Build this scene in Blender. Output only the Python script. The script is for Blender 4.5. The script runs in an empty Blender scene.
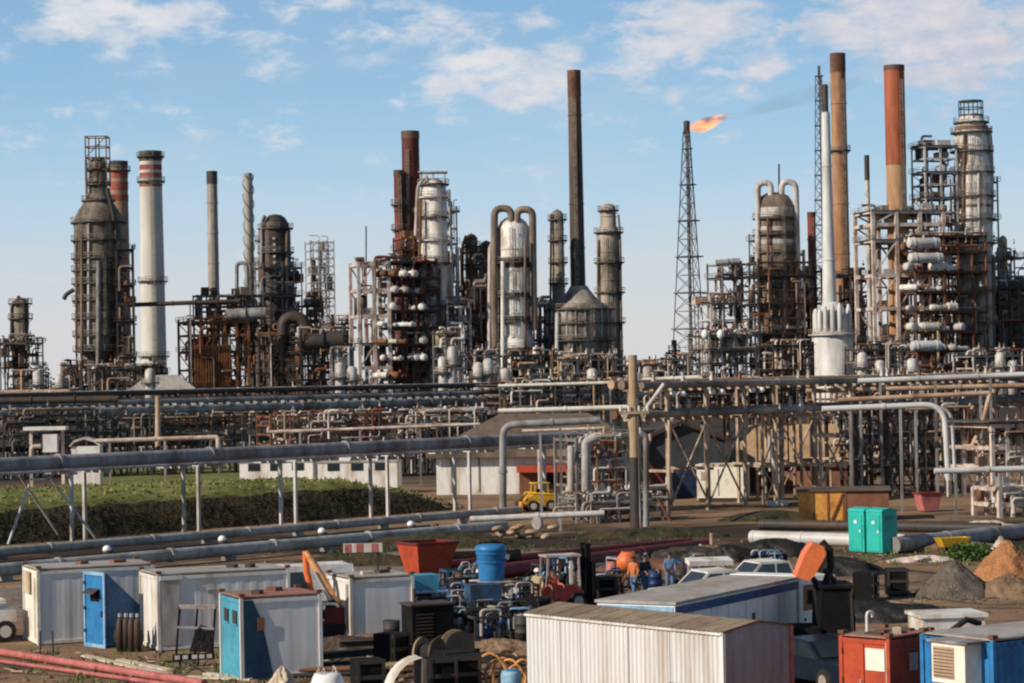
import bpy, math, random
from mathutils import Vector, Matrix
R = random.Random(11)
C = bpy.context.scene.collection
F, H, HV, PHI = 2400.0, 9.3, 376.0, 0.019
pi = math.pi

# ---------------------------------------------------------------- survey helpers: bearing / depth -> world position
def uv(px, py): return px + PHI*(341.5-py), py + PHI*(px-512)
def W(px, py, D):
    u, v = uv(px, py); return Vector(((u-512)/F*D, D, H-(v-HV)/F*D))
def G(px, py, z=0.0):
    u, v = uv(px, py); D = (H-z)*F/(v-HV); return Vector(((u-512)/F*D, D, z))

# ---------------------------------------------------------------- mesh builder
class MB:
    def __init__(s): s.v = []; s.f = []; s.s = []
    def add(s, vs, fs, smooth=False):
        o = len(s.v); s.v += [tuple(v) for v in vs]
        s.f += [tuple(i+o for i in f) for f in fs]; s.s += [smooth]*len(fs); return s
    def box(s, c, d, rz=0.0, m=None):
        x, y, z = d[0]/2, d[1]/2, d[2]/2
        vs = [Vector((a*x, b*y, e*z)) for a in (-1,1) for b in (-1,1) for e in (-1,1)]
        if m is not None: vs = [m @ v for v in vs]
        elif rz: vs = [Matrix.Rotation(rz,3,'Z') @ v for v in vs]
        c = Vector(c); return s.add([v+c for v in vs], [(0,1,3,2),(4,6,7,5),(0,4,5,1),(2,3,7,6),(0,2,6,4),(1,5,7,3)])
    def bx(s, a, b):
        return s.box([(a[i]+b[i])/2 for i in range(3)], [abs(b[i]-a[i]) for i in range(3)])
    def bar(s, p, q, w, h=None):
        p, q = Vector(p), Vector(q); h = h or w; d = q-p
        if d.length < 1e-6: return s
        t = d.normalized(); up = Vector((0,0,1)) if abs(t.z) < .95 else Vector((1,0,0))
        a = t.cross(up).normalized()*w/2; b = a.cross(t).normalized()*h/2
        vs = [p-a-b,p+a-b,p+a+b,p-a+b,q-a-b,q+a-b,q+a+b,q-a+b]
        return s.add(vs, [(0,1,2,3),(7,6,5,4),(0,4,5,1),(1,5,6,2),(2,6,7,3),(3,7,4,0)])
    def tube(s, pts, r, n=8, cap=True):
        pts = [Vector(p) for p in pts]; k = len(pts)
        rr = r if isinstance(r, (list, tuple)) else [r]*k
        ref = None; rings = []
        for i in range(k):
            t = (pts[min(i+1,k-1)]-pts[max(i-1,0)])
            t = t.normalized() if t.length > 1e-9 else Vector((0,0,1))
            if ref is None: ref = Vector((0,0,1)) if abs(t.z) < .9 else Vector((1,0,0))
            a = (ref - t*ref.dot(t)).normalized(); ref = a; b = t.cross(a)
            rings.append([pts[i]+(a*math.cos(2*pi*j/n)+b*math.sin(2*pi*j/n))*rr[i] for j in range(n)])
        vs = [v for g in rings for v in g]
        fs = [(i*n+j, i*n+(j+1)%n, (i+1)*n+(j+1)%n, (i+1)*n+j) for i in range(k-1) for j in range(n)]
        s.add(vs, fs, True)
        if cap: s.add(rings[0], [tuple(range(n))[::-1]]); s.add(rings[-1], [tuple(range(n))])
        return s
    def cyl(s, p, q, r, r2=None, n=12, cap=True): return s.tube([p, q], [r, r if r2 is None else r2], n, cap)
    def lathe(s, prof, c=(0,0,0), n=18, smooth=True):
        c = Vector(c); k = len(prof)
        vs = [c+Vector((r*math.cos(2*pi*j/n), r*math.sin(2*pi*j/n), z)) for r, z in prof for j in range(n)]
        fs = [(i*n+j, i*n+(j+1)%n, (i+1)*n+(j+1)%n, (i+1)*n+j) for i in range(k-1) for j in range(n)]
        return s.add(vs, fs, smooth)
    def ell(s, c, r, n=12, m=7):
        r = r if isinstance(r,(tuple,list)) else (r,r,r); c = Vector(c)
        vs = [c+Vector((r[0]*math.sin(pi*i/m)*math.cos(2*pi*j/n), r[1]*math.sin(pi*i/m)*math.sin(2*pi*j/n), -r[2]*math.cos(pi*i/m))) for i in range(m+1) for j in range(n)]
        return s.add(vs, [(i*n+j, i*n+(j+1)%n, (i+1)*n+(j+1)%n, (i+1)*n+j) for i in range(m) for j in range(n)], True)
    def prism(s, poly, y0, y1):            # poly in x-z, extruded along y
        n = len(poly); vs = [(x,y0,z) for x,z in poly]+[(x,y1,z) for x,z in poly]
        return s.add(vs, [tuple(range(n)), tuple(range(2*n-1,n-1,-1))]+[(i,n+i,n+(i+1)%n,(i+1)%n) for i in range(n)])
    def corr(s, p, q, z0, z1, pitch=.28, d=.04):   # corrugated wall from p to q, ribs stand proud to the right-hand side
        p, q = Vector((p[0],p[1],0)), Vector((q[0],q[1],0)); L = (q-p).length; t = (q-p)/L; nrm = Vector((t.y,-t.x,0))
        n = max(1, round(L/pitch)); xs = []
        for i in range(n):
            a = L*i/n; w = L/n
            xs += [(a,0),(a+w*.3,0),(a+w*.5,1),(a+w*.8,1)]
        xs.append((L,0)); vs = []
        for z in (z0, z1): vs += [p+t*a+nrm*(d*e)+Vector((0,0,z)) for a,e in xs]
        k = len(xs); return s.add(vs, [(i,i+1,k+i+1,k+i) for i in range(k-1)])
    def build(s, name, mat, parent=None):
        me = bpy.data.meshes.new(name); me.from_pydata(s.v, [], s.f); me.update()
        me.polygons.foreach_set('use_smooth', s.s)
        if mat: me.materials.append(mat)
        o = bpy.data.objects.new(name, me); C.objects.link(o)
        if parent is not None: o.parent = parent
        return o
def rnd(pts, r, k=5):                       # round the inner corners of a polyline
    pts = [Vector(p) for p in pts]; out = [pts[0]]
    for i in range(1, len(pts)-1):
        a, b, c = pts[i-1], pts[i], pts[i+1]; da, dc = (a-b), (c-b)
        rr = min(r, da.length*.49, dc.length*.49); p, q = b+da.normalized()*rr, b+dc.normalized()*rr
        for j in range(k+1):
            t = j/k; out.append(p*(1-t)**2+b*2*t*(1-t)+q*t*t)
    out.append(pts[-1]); return out
def tag(o, label=None, cat=None, group=None, kind=None):
    for k, v in (('label',label),('category',cat),('group',group),('kind',kind)):
        if v: o[k] = v
    return o
def thing(name, label, cat, loc=(0,0,0), rz=0.0, group=None):
    o = bpy.data.objects.new(name, None); C.objects.link(o); o.location = loc; o.rotation_euler = (0,0,rz)
    o.empty_display_size = .3
    return tag(o, label, cat, group)
def dup(o, loc=None, rz=None, label=None, parent=None):
    c = o.copy(); C.objects.link(c)
    if parent is not None: c.parent = parent
    if loc is not None: c.location = loc
    if rz is not None: c.rotation_euler = (0,0,rz)
    if label: c['label'] = label
    for ch in list(o.children): dup(ch, parent=c)
    return c
def cyl1(p,q,r,r2=None,n=12): return MB().cyl(p,q,r,r2,n)

# ---------------------------------------------------------------- materials
def M(name, col, col2=None, amt=.5, scale=.6, rough=.6, metal=0.0, streak=1.0, bump=0.0, fine=.25, spec=.3):
    m = bpy.data.materials.new(name); m.use_nodes = True; nt = m.node_tree; N = nt.nodes; L = nt.links
    b = N['Principled BSDF']; b.inputs['Roughness'].default_value = rough; b.inputs['Metallic'].default_value = metal
    b.inputs['Specular IOR Level'].default_value = spec
    g = N.new('ShaderNodeNewGeometry'); mp = N.new('ShaderNodeMapping'); mp.inputs['Scale'].default_value = (scale,scale,scale*streak)
    L.new(g.outputs['Position'], mp.inputs['Vector'])
    n1 = N.new('ShaderNodeTexNoise'); n1.inputs['Scale'].default_value = 1; n1.inputs['Detail'].default_value = 6; n1.inputs['Roughness'].default_value = .65
    L.new(mp.outputs[0], n1.inputs['Vector'])
    n2 = N.new('ShaderNodeTexNoise'); n2.inputs['Scale'].default_value = 6.3; n2.inputs['Detail'].default_value = 4
    L.new(mp.outputs[0], n2.inputs['Vector'])
    r1 = N.new('ShaderNodeMapRange'); r1.inputs[1].default_value = .62-.35*amt; r1.inputs[2].default_value = .72-.2*amt
    L.new(n1.outputs['Fac'], r1.inputs[0])
    mx = N.new('ShaderNodeMix'); mx.data_type = 'RGBA'
    c2 = col2 or tuple(c*.55 for c in col)
    mx.inputs[6].default_value = (*col,1); mx.inputs[7].default_value = (*c2,1); L.new(r1.outputs[0], mx.inputs[0])
    r2 = N.new('ShaderNodeMapRange'); r2.inputs[1].default_value = .25; r2.inputs[2].default_value = .75
    r2.inputs[3].default_value = 1-fine; r2.inputs[4].default_value = 1+fine; L.new(n2.outputs['Fac'], r2.inputs[0])
    mu = N.new('ShaderNodeVectorMath'); mu.operation = 'SCALE'; L.new(mx.outputs[2], mu.inputs[0]); L.new(r2.outputs[0], mu.inputs['Scale'])
    L.new(mu.outputs[0], b.inputs['Base Color'])
    if bump:
        bp = N.new('ShaderNodeBump'); bp.inputs['Strength'].default_value = 1; bp.inputs['Distance'].default_value = bump
        L.new(n2.outputs['Fac'], bp.inputs['Height']); L.new(bp.outputs[0], b.inputs['Normal'])
    return m
RUST = (.16,.065,.03)
m_white = M('painted white steel', (.70,.68,.64), (.36,.29,.23), .45, .35, .55, streak=.35)
m_white2= M('weathered white shell', (.64,.62,.59), (.30,.23,.18), .55, .18, .6, streak=.3)
m_cream = M('cream painted panel', (.72,.69,.60), (.55,.48,.38), .35, .8, .5, fine=.1)
m_grey  = M('grey steel', (.27,.265,.27), (.12,.10,.085), .5, .4, .55, streak=.4)
m_lgrey = M('light grey steel', (.52,.50,.49), (.27,.22,.18), .5, .4, .55, streak=.4)
m_dark  = M('dark steel', (.040,.038,.037), (.075,.045,.03), .5, .3, .6)
m_black = M('black painted metal', (.007,.007,.008), (.016,.012,.010), .4, .8, .75, spec=.12)
m_brown = M('brown stained shell', (.25,.19,.145), (.09,.065,.05), .6, .2, .65, streak=.3)
m_dshell= M('sooty grey shell', (.27,.225,.175), (.06,.045,.035), .75, .22, .65, streak=.25)
m_rust  = M('rusted steel', (.20,.085,.045), (.09,.045,.03), .55, .3, .75, streak=.5)
m_skblue= M('grimy blue machine paint', (.025,.10,.22), (.03,.03,.035), .6, 1.4, .55)
m_orust = M('orange primer frame', (.36,.135,.05), (.16,.07,.035), .5, .3, .7)
m_pink  = M('pale pinkish steel', (.58,.49,.44), (.32,.22,.17), .5, .4, .6)
m_tan   = M('tan lagged pipe', (.48,.36,.25), (.30,.17,.10), .5, .3, .6)
m_red   = M('red oxide stack', (.22,.035,.025), (.10,.025,.02), .5, .12, .65, streak=.3)
m_rstk  = M('orange rust stack', (.33,.095,.045), (.17,.05,.032), .5, .12, .7, streak=.2)
m_tstk  = M('tan rust stack', (.40,.24,.13), (.24,.11,.055), .5, .12, .7, streak=.25)
m_dstk  = M('brown black stack', (.125,.075,.05), (.055,.042,.035), .55, .08, .65, streak=.25)
m_conc  = M('concrete chimney', (.56,.53,.48), (.42,.38,.34), .5, .06, .8, streak=.3, fine=.12)
m_band  = M('faded red band', (.30,.075,.06), (.20,.05,.045), .5, .2, .7)
m_soot  = M('soot black band', (.05,.045,.042), (.09,.075,.065), .5, .2, .8)
m_cbrown= M('brown concrete chimney', (.35,.22,.15), (.24,.14,.09), .5, .06, .8, streak=.3)
m_stkg  = M('grey stack steel', (.36,.33,.30), (.20,.16,.13), .5, .1, .6, streak=.25)
m_silver= M('bright silver cladding', (.60,.60,.59), (.40,.385,.37), .5, .15, .45, streak=.3, fine=.1)
m_rail  = M('railing steel', (.32,.29,.26), (.15,.11,.09), .5, .6, .6)
m_deck  = M('grating deck', (.10,.09,.08), (.06,.05,.04), .5, .6, .8)
m_bluep = M('blue paint', (.03,.18,.42), (.02,.12,.30), .4, .9, .45, fine=.15)
m_lblue = M('light blue frame paint', (.25,.42,.58), (.15,.30,.45), .4, 1.2, .5)
m_dblue = M('dark blue paint', (.012,.035,.11), (.008,.022,.07), .4, .9, .5)
m_teal  = M('teal paint', (.07,.31,.43), (.045,.22,.32), .4, 1.0, .5, fine=.1)
m_furn  = M('furnace grey cladding', (.33,.30,.26), (.12,.095,.075), .65, .2, .6, streak=.35)
m_gbrown= M('grey brown shell', (.36,.305,.25), (.13,.105,.085), .65, .2, .65, streak=.3)
m_pgrey = M('pipeline grey', (.36,.35,.335), (.20,.18,.16), .45, .5, .5, streak=.6)
m_shadow = M('navy painted shadow', (.010,.035,.085), (.008,.045,.06), .5, .6, .6)
m_toil  = M('turquoise plastic', (.03,.42,.36), (.02,.34,.30), .4, 1.0, .4, fine=.08)
m_cwhite= M('white container paint', (.70,.69,.66), (.46,.38,.30), .42, .9, .5, streak=.25, fine=.07)
m_cgrey = M('grey white panel', (.66,.66,.65), (.50,.46,.41), .42, .8, .55, streak=.25, fine=.06)
m_shed  = M('corrugated off white sheet', (.60,.60,.60), (.44,.39,.35), .45, .8, .5, streak=.12, fine=.08)
m_shedr = M('dusty brown roof sheet', (.26,.20,.14), (.17,.12,.085), .5, .8, .8, fine=.2)
m_endr  = M('maroon grey end sheet', (.26,.235,.25), (.29,.17,.18), .35, .5, .55, streak=.2)
m_rroof = M('rusty red roof sheet', (.33,.13,.09), (.22,.16,.13), .5, .9, .75)
m_groof = M('dusty grey roof', (.36,.34,.32), (.28,.24,.20), .5, .4, .75)
m_broof = M('brown tiled roof', (.135,.10,.08), (.09,.068,.052), .5, .25, .85)
m_troof = M('tan sheet roof', (.36,.235,.14), (.26,.16,.09), .5, .3, .8)
m_glass = M('dark window glass', (.02,.025,.03), (.03,.04,.05), .4, .8, .12, spec=.6, fine=.05)
m_boom  = M('yellow orange boom paint', (.74,.36,.15), (.52,.24,.10), .4, 1.2, .45)
m_orange= M('orange paint', (.70,.17,.055), (.50,.11,.04), .4, 1.2, .45, fine=.12)
m_redp  = M('red orange paint', (.42,.065,.028), (.25,.045,.025), .4, .9, .5, fine=.15)
m_dred  = M('dark red pipe', (.16,.022,.022), (.09,.02,.02), .5, .5, .55)
m_pinkp = M('faded red pipe paint', (.43,.14,.13), (.31,.085,.08), .45, .9, .5)
m_yell  = M('yellow machine paint', (.72,.42,.03), (.50,.28,.03), .4, 1., .45)
m_ochre = M('orange ochre board', (.60,.29,.06), (.42,.17,.04), .45, .8, .6)
m_wood  = M('weathered wood', (.36,.26,.16), (.22,.15,.09), .5, 1.2, .85, streak=.15)
m_plank = M('pale timber', (.58,.50,.40), (.42,.33,.24), .5, 1.5, .8)
m_tyre  = M('tyre rubber', (.018,.018,.018), (.035,.03,.027), .4, 3, .85)
m_skin  = M('skin', (.30,.17,.11), (.25,.13,.08), .3, 8, .6, fine=.05)
m_hair  = M('black hair', (.02,.016,.014), None, .3, 20, .7)
m_khaki = M('khaki cloth', (.45,.36,.22), (.36,.28,.17), .4, 6, .9)
m_redc  = M('faded red cloth', (.50,.13,.10), (.38,.09,.07), .4, 6, .9)
m_orac  = M('orange cloth', (.62,.20,.08), (.48,.14,.05), .4, 6, .9)
m_jean  = M('blue denim', (.10,.17,.30), (.07,.12,.22), .4, 6, .9)
m_dkcl  = M('dark cloth', (.03,.035,.05), (.02,.022,.03), .4, 6, .9)
m_tarp  = M('black tarpaulin', (.013,.013,.014), (.028,.025,.022), .5, 1.5, .55, bump=.05)
m_gravel= M('grey gravel', (.15,.125,.105), (.10,.08,.065), .5, 2.2, .95, bump=.12, fine=.45)
m_sand  = M('orange sand', (.37,.17,.07), (.26,.115,.05), .5, 1.2, .95, bump=.08)
m_soil  = M('brown soil', (.22,.145,.09), (.15,.095,.06), .5, 1.0, .95, bump=.1)
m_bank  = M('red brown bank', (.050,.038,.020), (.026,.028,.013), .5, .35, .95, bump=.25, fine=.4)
m_turf  = M('turf', (.16,.165,.042), (.09,.105,.026), .5, .25, .95, bump=.1, fine=.4)
m_blade = M('grass blades', (.20,.20,.055), (.11,.13,.03), .5, .2, .8, fine=.4)
m_leaf  = M('dark leaves', (.022,.024,.010), (.045,.02,.010), .55, .5, .8, fine=.5)
m_leafg = M('bright leaves', (.09,.15,.03), (.05,.09,.02), .5, 1.2, .8, fine=.4)
m_farlf = M('far tree foliage', (.045,.055,.05), (.03,.04,.035), .5, .3, .9)
m_trunk = M('bark', (.09,.065,.05), (.06,.045,.035), .5, .8, .9)
m_hose  = M('orange hose', (.62,.30,.10), (.45,.20,.07), .4, 2, .5)
m_haze  = M('hazy grey lattice steel', (.13,.13,.14), (.09,.08,.08), .5, .3, .7)
m_lamp  = M('white lamp globe', (.80,.80,.77), (.70,.69,.66), .3, 2, .3, fine=.04)
# ---------------------------------------------------------------- refinery builders
def ring(mb, r, z, t, n=20, c=(0,0,0)):
    return mb.lathe([(r-t,z-t),(r+t,z-t),(r+t,z+t),(r-t,z+t),(r-t,z-t)], c, n, False)
def platform(root, z, r0, r1, mat=None, seg=20):
    p = MB().lathe([(r0,z),(r1,z),(r1,z-.35),(r0,z-.35),(r0,z)], (0,0,0), seg, False)
    for k in range(6):
        a = 2*pi*k/6+.3; p.bar((r0*math.cos(a),r0*math.sin(a),z-1.2),(r1*.95*math.cos(a),r1*.95*math.sin(a),z-.3),.16)
    p = p.build('platform', mat or m_deck, root)
    q = MB(); ring(q, r1-.05, z+1.15, .06, seg); ring(q, r1-.05, z+.6, .045, seg)
    for k in range(10):
        a = 2*pi*k/10; q.bar(((r1-.05)*math.cos(a),(r1-.05)*math.sin(a),z),((r1-.05)*math.cos(a),(r1-.05)*math.sin(a),z+1.15),.1)
    q.build('railing', m_rail, p); return p
def ladder(root, x, y, z0, z1, mat=None, cage=True):
    q = MB(); q.bar((x-.28,y,z0),(x-.28,y,z1),.1); q.bar((x+.28,y,z0),(x+.28,y,z1),.1)
    z = z0
    while z < z1: q.bar((x-.28,y,z),(x+.28,y,z),.07); z += .9
    if cage:
        z = z0+2.5
        while z < z1-.5:
            q.tube([(x-.45,y,z),(x-.4,y-.6,z),(x,y-.85,z),(x+.4,y-.6,z),(x+.45,y,z)],.05,4); z += 2.2
        for a in (-.4,0,.4): q.bar((x+a,y-.7,z0+2.5),(x+a,y-.7,z1),.05)
    q.build('ladder', mat or m_rail, root)
def tower(name, label, cat, px, pyt, D, prof, mat, plats=(), pipes=(), lad=None, bands=(), n=20, group=None, seams=0):
    s = F/D; b = Vector((W(px,pyt,D).x, D, 0)); t = thing(name, label, cat, b, 0, group)
    zz = lambda py: 0.0 if py is None else W(px,py,D).z
    P = [(r/s, zz(py)) for py, r in prof]
    sh = MB().lathe(P, (0,0,0), n)
    if seams:                                   # girth flanges / stiffening rings
        for i in range(len(P)-1):
            (ra,za),(rb,zb) = P[i],P[i+1]
            k = int(abs(za-zb)/seams)
            for j in range(1,k+1):
                f = j/(k+1); r = ra+(rb-ra)*f; z = za+(zb-za)*f
                sh.lathe([(r-.05,z+.2),(r+.14,z+.14),(r+.14,z-.14),(r-.05,z-.2)], (0,0,0), n, False)
    sh.build('shell' if prof[0][1] < .1 or cat != 'chimney' else 'stack', mat, t)
    for py0, py1, r, m in bands:
        MB().lathe([(r/s-.3,zz(py0)),(r/s,zz(py0)),(r/s,zz(py1)),(r/s-.3,zz(py1))], (0,0,0), n, False).build('band', m, t)
    for pl in plats:
        py, r = pl[0], pl[1]; ri = .3
        z = zz(py)
        for i in range(len(P)-1):
            if min(P[i][1],P[i+1][1]) <= z <= max(P[i][1],P[i+1][1]): 
                f = (z-P[i][1])/((P[i+1][1]-P[i][1]) or 1); ri = P[i][0]+(P[i+1][0]-P[i][0])*f
        platform(t, z, ri*.98, max(r/s, ri+.9), pl[2] if len(pl) > 2 else None)
    for pts, r, m, yo in pipes:
        pp = [Vector((W(a,c,D).x-b.x, yo/s, W(a,c,D).z)) for a, c in pts]
        MB().tube(rnd(pp, r*4/s+1.2), r/s, 10).build('pipe', m, t)
    if lad:
        for dx, y0, y1 in ([lad] if not isinstance(lad, list) else lad):
            z0, z1 = zz(y1), zz(y0); zm = (z0+z1)/2; rr = 1
            for i in range(len(P)-1):
                if min(P[i][1],P[i+1][1]) <= zm <= max(P[i][1],P[i+1][1]): rr = max(P[i][0],P[i+1][0])
            x = dx/s; y = -math.sqrt(max(rr*rr-x*x,.01))-.35
            ladder(t, x, y, z0, z1)
    return t
def frame(name, label, px0, px1, pyt, D, depth, nx, lv, mat, rz=.35, deck=(), vp=0, hp=0, pm=None, brace=1, cw=.45, base=None, cat='steel frame', group=None, valves=0, seed=0, rail=True):
    ps = min(1.0, max(.30, D/620.0)); vp, hp = int(vp*(1+.9*(1-ps)+.35)), int(hp*(1+.9*(1-ps)+.35)); rr = random.Random(seed+int(px0*7+pyt)); pm = pm or [m_lgrey, m_brown, m_white, m_rust]
    xl, xr = W(px0,pyt,D).x, W(px1,pyt,D).x; sn, cs = abs(math.sin(rz)), math.cos(rz)
    dw = depth if (xr-xl) > depth*sn+2 else max(1.5,(xr-xl)*.3)
    w = (xr-xl-dw*sn)/cs
    ox = xl+dw*sn if rz >= 0 else xl
    t = thing(name, label, cat, (ox, D, 0) if rz >= 0 else (ox, D, 0), rz, group)
    zt = W((px0+px1)/2, pyt, D).z; Z = [W((px0+px1)/2, y, D).z for y in lv]
    xs = [w*i/nx for i in range(nx+1)]
    for x in xs:
        for y in (0, dw): MB().bar((x,y,0),(x,y,zt),cw).build('column', mat, t)
    for k, z in enumerate(Z):
        b = MB()
        for y in (0, dw): b.bar((0,y,z),(w,y,z),cw*.65,cw*1.05)
        for x in xs: b.bar((x,0,z),(x,dw,z),cw*.6,cw*.95)
        b.build('beam', mat, t)
        if k in deck:
            d = MB().bx((-.6,-.6,z+.25),(w+.6,dw+.6,z+.36)).build('deck', m_deck, t)
            if rail:
                q = MB()
                for h in (.6,1.15):
                    for (a, c) in (((-.6,-.6),(w+.6,-.6)),((w+.6,-.6),(w+.6,dw+.6)),((w+.6,dw+.6),(-.6,dw+.6)),((-.6,dw+.6),(-.6,-.6))):
                        q.bar((*a,z+.36+h),(*c,z+.36+h),.09)
                nn = max(2,int(w/1.8))
                for i in range(nn+1):
                    for y in (-.6,dw+.6): q.bar((-.6+(w+1.2)*i/nn,y,z+.36),(-.6+(w+1.2)*i/nn,y,z+1.5),.09)
                for i in range(4):
                    for x in (-.6,w+.6): q.bar((x,-.6+(dw+1.2)*i/3,z+.36),(x,-.6+(dw+1.2)*i/3,z+1.5),.09)
                q.build('railing', mat, d)
    ZZ = sorted([0]+Z+[zt])
    if brace:
        for i in range(nx):
            if rr.random() < .7:
                b = MB()
                for k in range(len(ZZ)-1):
                    if ZZ[k+1]-ZZ[k] < 2: continue
                    if brace == 2 or rr.random() < .6:
                        MB().bar((xs[i],0,ZZ[k]),(xs[i+1],0,ZZ[k+1]),cw*.42).build('brace', mat, t)
                        if brace == 2: MB().bar((xs[i+1],0,ZZ[k]),(xs[i],0,ZZ[k+1]),cw*.42).build('brace', mat, t)
                    if rr.random() < .5: MB().bar((xs[i],dw,ZZ[k+1]),(xs[i+1],dw,ZZ[k]),cw*.42).build('brace', mat, t)
    for i in range(vp):
        x, y = rr.uniform(.4,w-.4), rr.uniform(-.9,dw*.8); r = rr.choice((.12,.18,.22,.34))*ps
        z0 = rr.choice(ZZ[:-1])*rr.uniform(.5,1); z1 = min(zt*1.03, z0+rr.uniform(4,16)*ps)
        x2 = x+rr.choice((-1,1))*rr.uniform(1,4)*ps
        MB().tube(rnd([(x,y,z0),(x,y,z1),(max(0,min(w,x2)),y+rr.uniform(-.4,.4),z1)], .9*ps, 3), r, 7).build('pipe', rr.choice(pm), t)
    for i in range(hp):
        z = rr.choice(ZZ[1:])+rr.uniform(-2.5,1.2)*ps; y = rr.uniform(-.8,dw*.7); r = rr.choice((.13,.2,.28,.42))*ps
        a, c = sorted((rr.uniform(-.8,w), rr.uniform(0,w+.8)))
        if ps < .8 and c-a > 7: c = a+rr.uniform(1.5,7)
        if c-a < 1.2: c = a+2*ps+.6
        if z < .5: z = 1.2
        MB().tube(rnd([(a,y,max(.2,z-rr.uniform(0,3)*ps)),(a,y,z),(c,y,z),(c,y,max(.2,z+rr.uniform(-2,2)*ps))], .8*ps, 3), r, 7).build('pipe', rr.choice(pm), t)
    for i in range(valves):
        x, y, z = rr.uniform(.3,w-.3), -rr.uniform(.2,1.1)*ps, rr.choice(ZZ)+rr.uniform(.5,2.2)*ps
        a_ = rr.uniform(.22,.4)*ps; v = MB().box((x,y,z),(a_*rr.uniform(1,2.4),a_*1.3,a_*rr.uniform(1.2,2.4)),rr.uniform(0,1)); v.cyl((x,y,z),(x,y,z+1.0*ps),.09*ps,None,6); v.cyl((x,y,z+.95*ps),(x,y,z+1.0*ps),.28*ps,None,8); v.build('valve', rr.choice(pm), t)
    nm = min(42, int(w*zt*.050)) if D > 400 else 4
    for i in range(nm):
        x, y, z = rr.uniform(0,w), rr.uniform(dw*.25,dw*.9), rr.choice(ZZ[:-1]); m_ = rr.choice([m_dark,m_dark,m_rust,m_grey,m_brown]+pm)
        if rr.random() < .45: MB().box((x,y,z+1.2*ps),(rr.uniform(1,3.6)*ps,rr.uniform(1,3)*ps,rr.uniform(1.2,2.4)*ps)).build('equipment',m_,t)
        else:
            r_ = rr.uniform(.4,1.0)*ps; h_ = min(rr.uniform(3,7)*ps, zt-z); MB().lathe([(0,z+h_),(r_*.6,z+h_-.1*ps),(r_,z+h_-.5*ps),(r_,z+.2),(0,z+.2)],(x,y,0),10).build('equipment',m_,t)
    t['w'] = w; t['d'] = dw
    return t
def drum(label, c, rz, L, r, mat, group=None, name='heat_exchanger', cat='heat exchanger', saddle=True):
    t = thing(name, label, cat, c, rz, group)
    k = 6; prof = []
    pts = []; rad = []
    for i in range(k): a = pi/2*i/(k-1); pts.append((-L/2-r*.45*math.cos(a)+0, 0, r)); rad.append(max(.02,r*math.sin(a)))
    for i in range(k): a = pi/2*(k-1-i)/(k-1); pts.append((L/2+r*.45*math.cos(a), 0, r)); rad.append(max(.02,r*math.sin(a)))
    MB().tube(pts, rad, 14).build('shell', mat, t)
    if saddle:
        for x in (-L*.3, L*.3):
            MB().bx((x-.15,-r*.8,-.02),(x+.15,r*.8,r*.55)).build('saddle', m_dark, t)
    fl = MB()
    for x in (-L*.36, L*.36): fl.cyl((x-.12,0,r),(x+.12,0,r),r*1.1,None,14)
    fl.build('flange', mat, t)
    MB().cyl((0,0,r*1.7),(0,0,r*2.5),r*.25,None,8).build('nozzle', mat, t)
    return t

# ================================================================ REFINERY
# --- far left column
tower('process_column','small dark column with swan-neck pipe at the far left edge of the plant','column',20,297,640,
  [(297,0),(299,6),(303,8.5),(325,8.5),(330,8),(None,8)], m_dshell, [(303,12),(318,12.5),(338,11)],
  [([(13,352),(13,306),(19,300),(20,296)],1.8,m_dark,-6),([(-6,344),(13,344)],1.6,m_dark,-5),([(28,298),(28,388)],1.3,m_brown,-3)],(4,303,388), seams=5)
# --- big regenerator
T = tower('regenerator_vessel','tall sooty grey reactor vessel with cone shoulders and scaffold cage on top','reactor',97,150,600,
  [(158,7),(164,8.5),(192,9.5),(200,13),(210,20),(217,23.5),(222,24.5),(345,24.5),(352,22),(357,15),(360,13),(None,13)], m_dshell,
  [(168,11.5),(184,13),(200,17),(222,28),(240,27),(258,28),(270,27),(283,28),(300,27),(318,28.5),(335,27),(350,28)],
  [([(103,400),(103,262)],2.4,m_grey,-27),([(86,235),(86,400)],1.5,m_brown,-24),([(110,190),(116,214),(120,240),(121,398)],2.2,m_dark,-18),
   ([(87,160),(88,205)],1.3,m_brown,-9),([(93,225),(93,345)],1.3,m_lgrey,-25),([(80,240),(80,350)],1.0,m_rust,-20),([(114,262),(114,350)],1.5,m_dark,-20),([(76,290),(68,295),(66,300)],2.2,m_dark,-12)],
  [(-14,222,350),(9,258,345)], n=26, seams=6)
q = MB()
for x in (-2.6,0,2.6):
    for y in (-2.4,2.4): q.bar((x,y,W(97,186,600).z),(x,y,W(97,137,600).z),.28)
for py in (137,147,158,170,182):
    z = W(97,py,600).z
    for y in (-2.4,2.4): q.bar((-2.8,y,z),(2.8,y,z),.26)
    for x in (-2.6,2.6): q.bar((x,-2.4,z),(x,2.4,z),.26)
q.bar((-2.6,-2.4,W(97,158,600).z),(2.6,-2.4,W(97,137,600).z),.2); q.bar((-2.6,-2.4,W(97,182,600).z),(2.6,-2.4,W(97,158,600).z),.2)
q.build('scaffold_cage', m_rust, T)
frame('ladder_tower','narrow dark stair tower on the right flank of the big sooty reactor',113,132,245,592,3.5,1,[250,268,286,304,322,340,358,378],m_dark,rz=.2,deck=(0,2,4,6),vp=8,hp=3,pm=[m_dark,m_brown,m_rust],brace=2,cw=.5,cat='stair tower')
tower('brown_chimney','brown chimney with faded red and white bands behind the sooty reactor','chimney',118,162,720,
  [(162,9),(None,10.5)], m_cbrown, [(170,11.5)], bands=[(161,168,9.5,m_soot),(171,178,9.4,m_band),(182,190,9.45,m_band),(195,201,9.5,m_band)], n=24)
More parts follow.
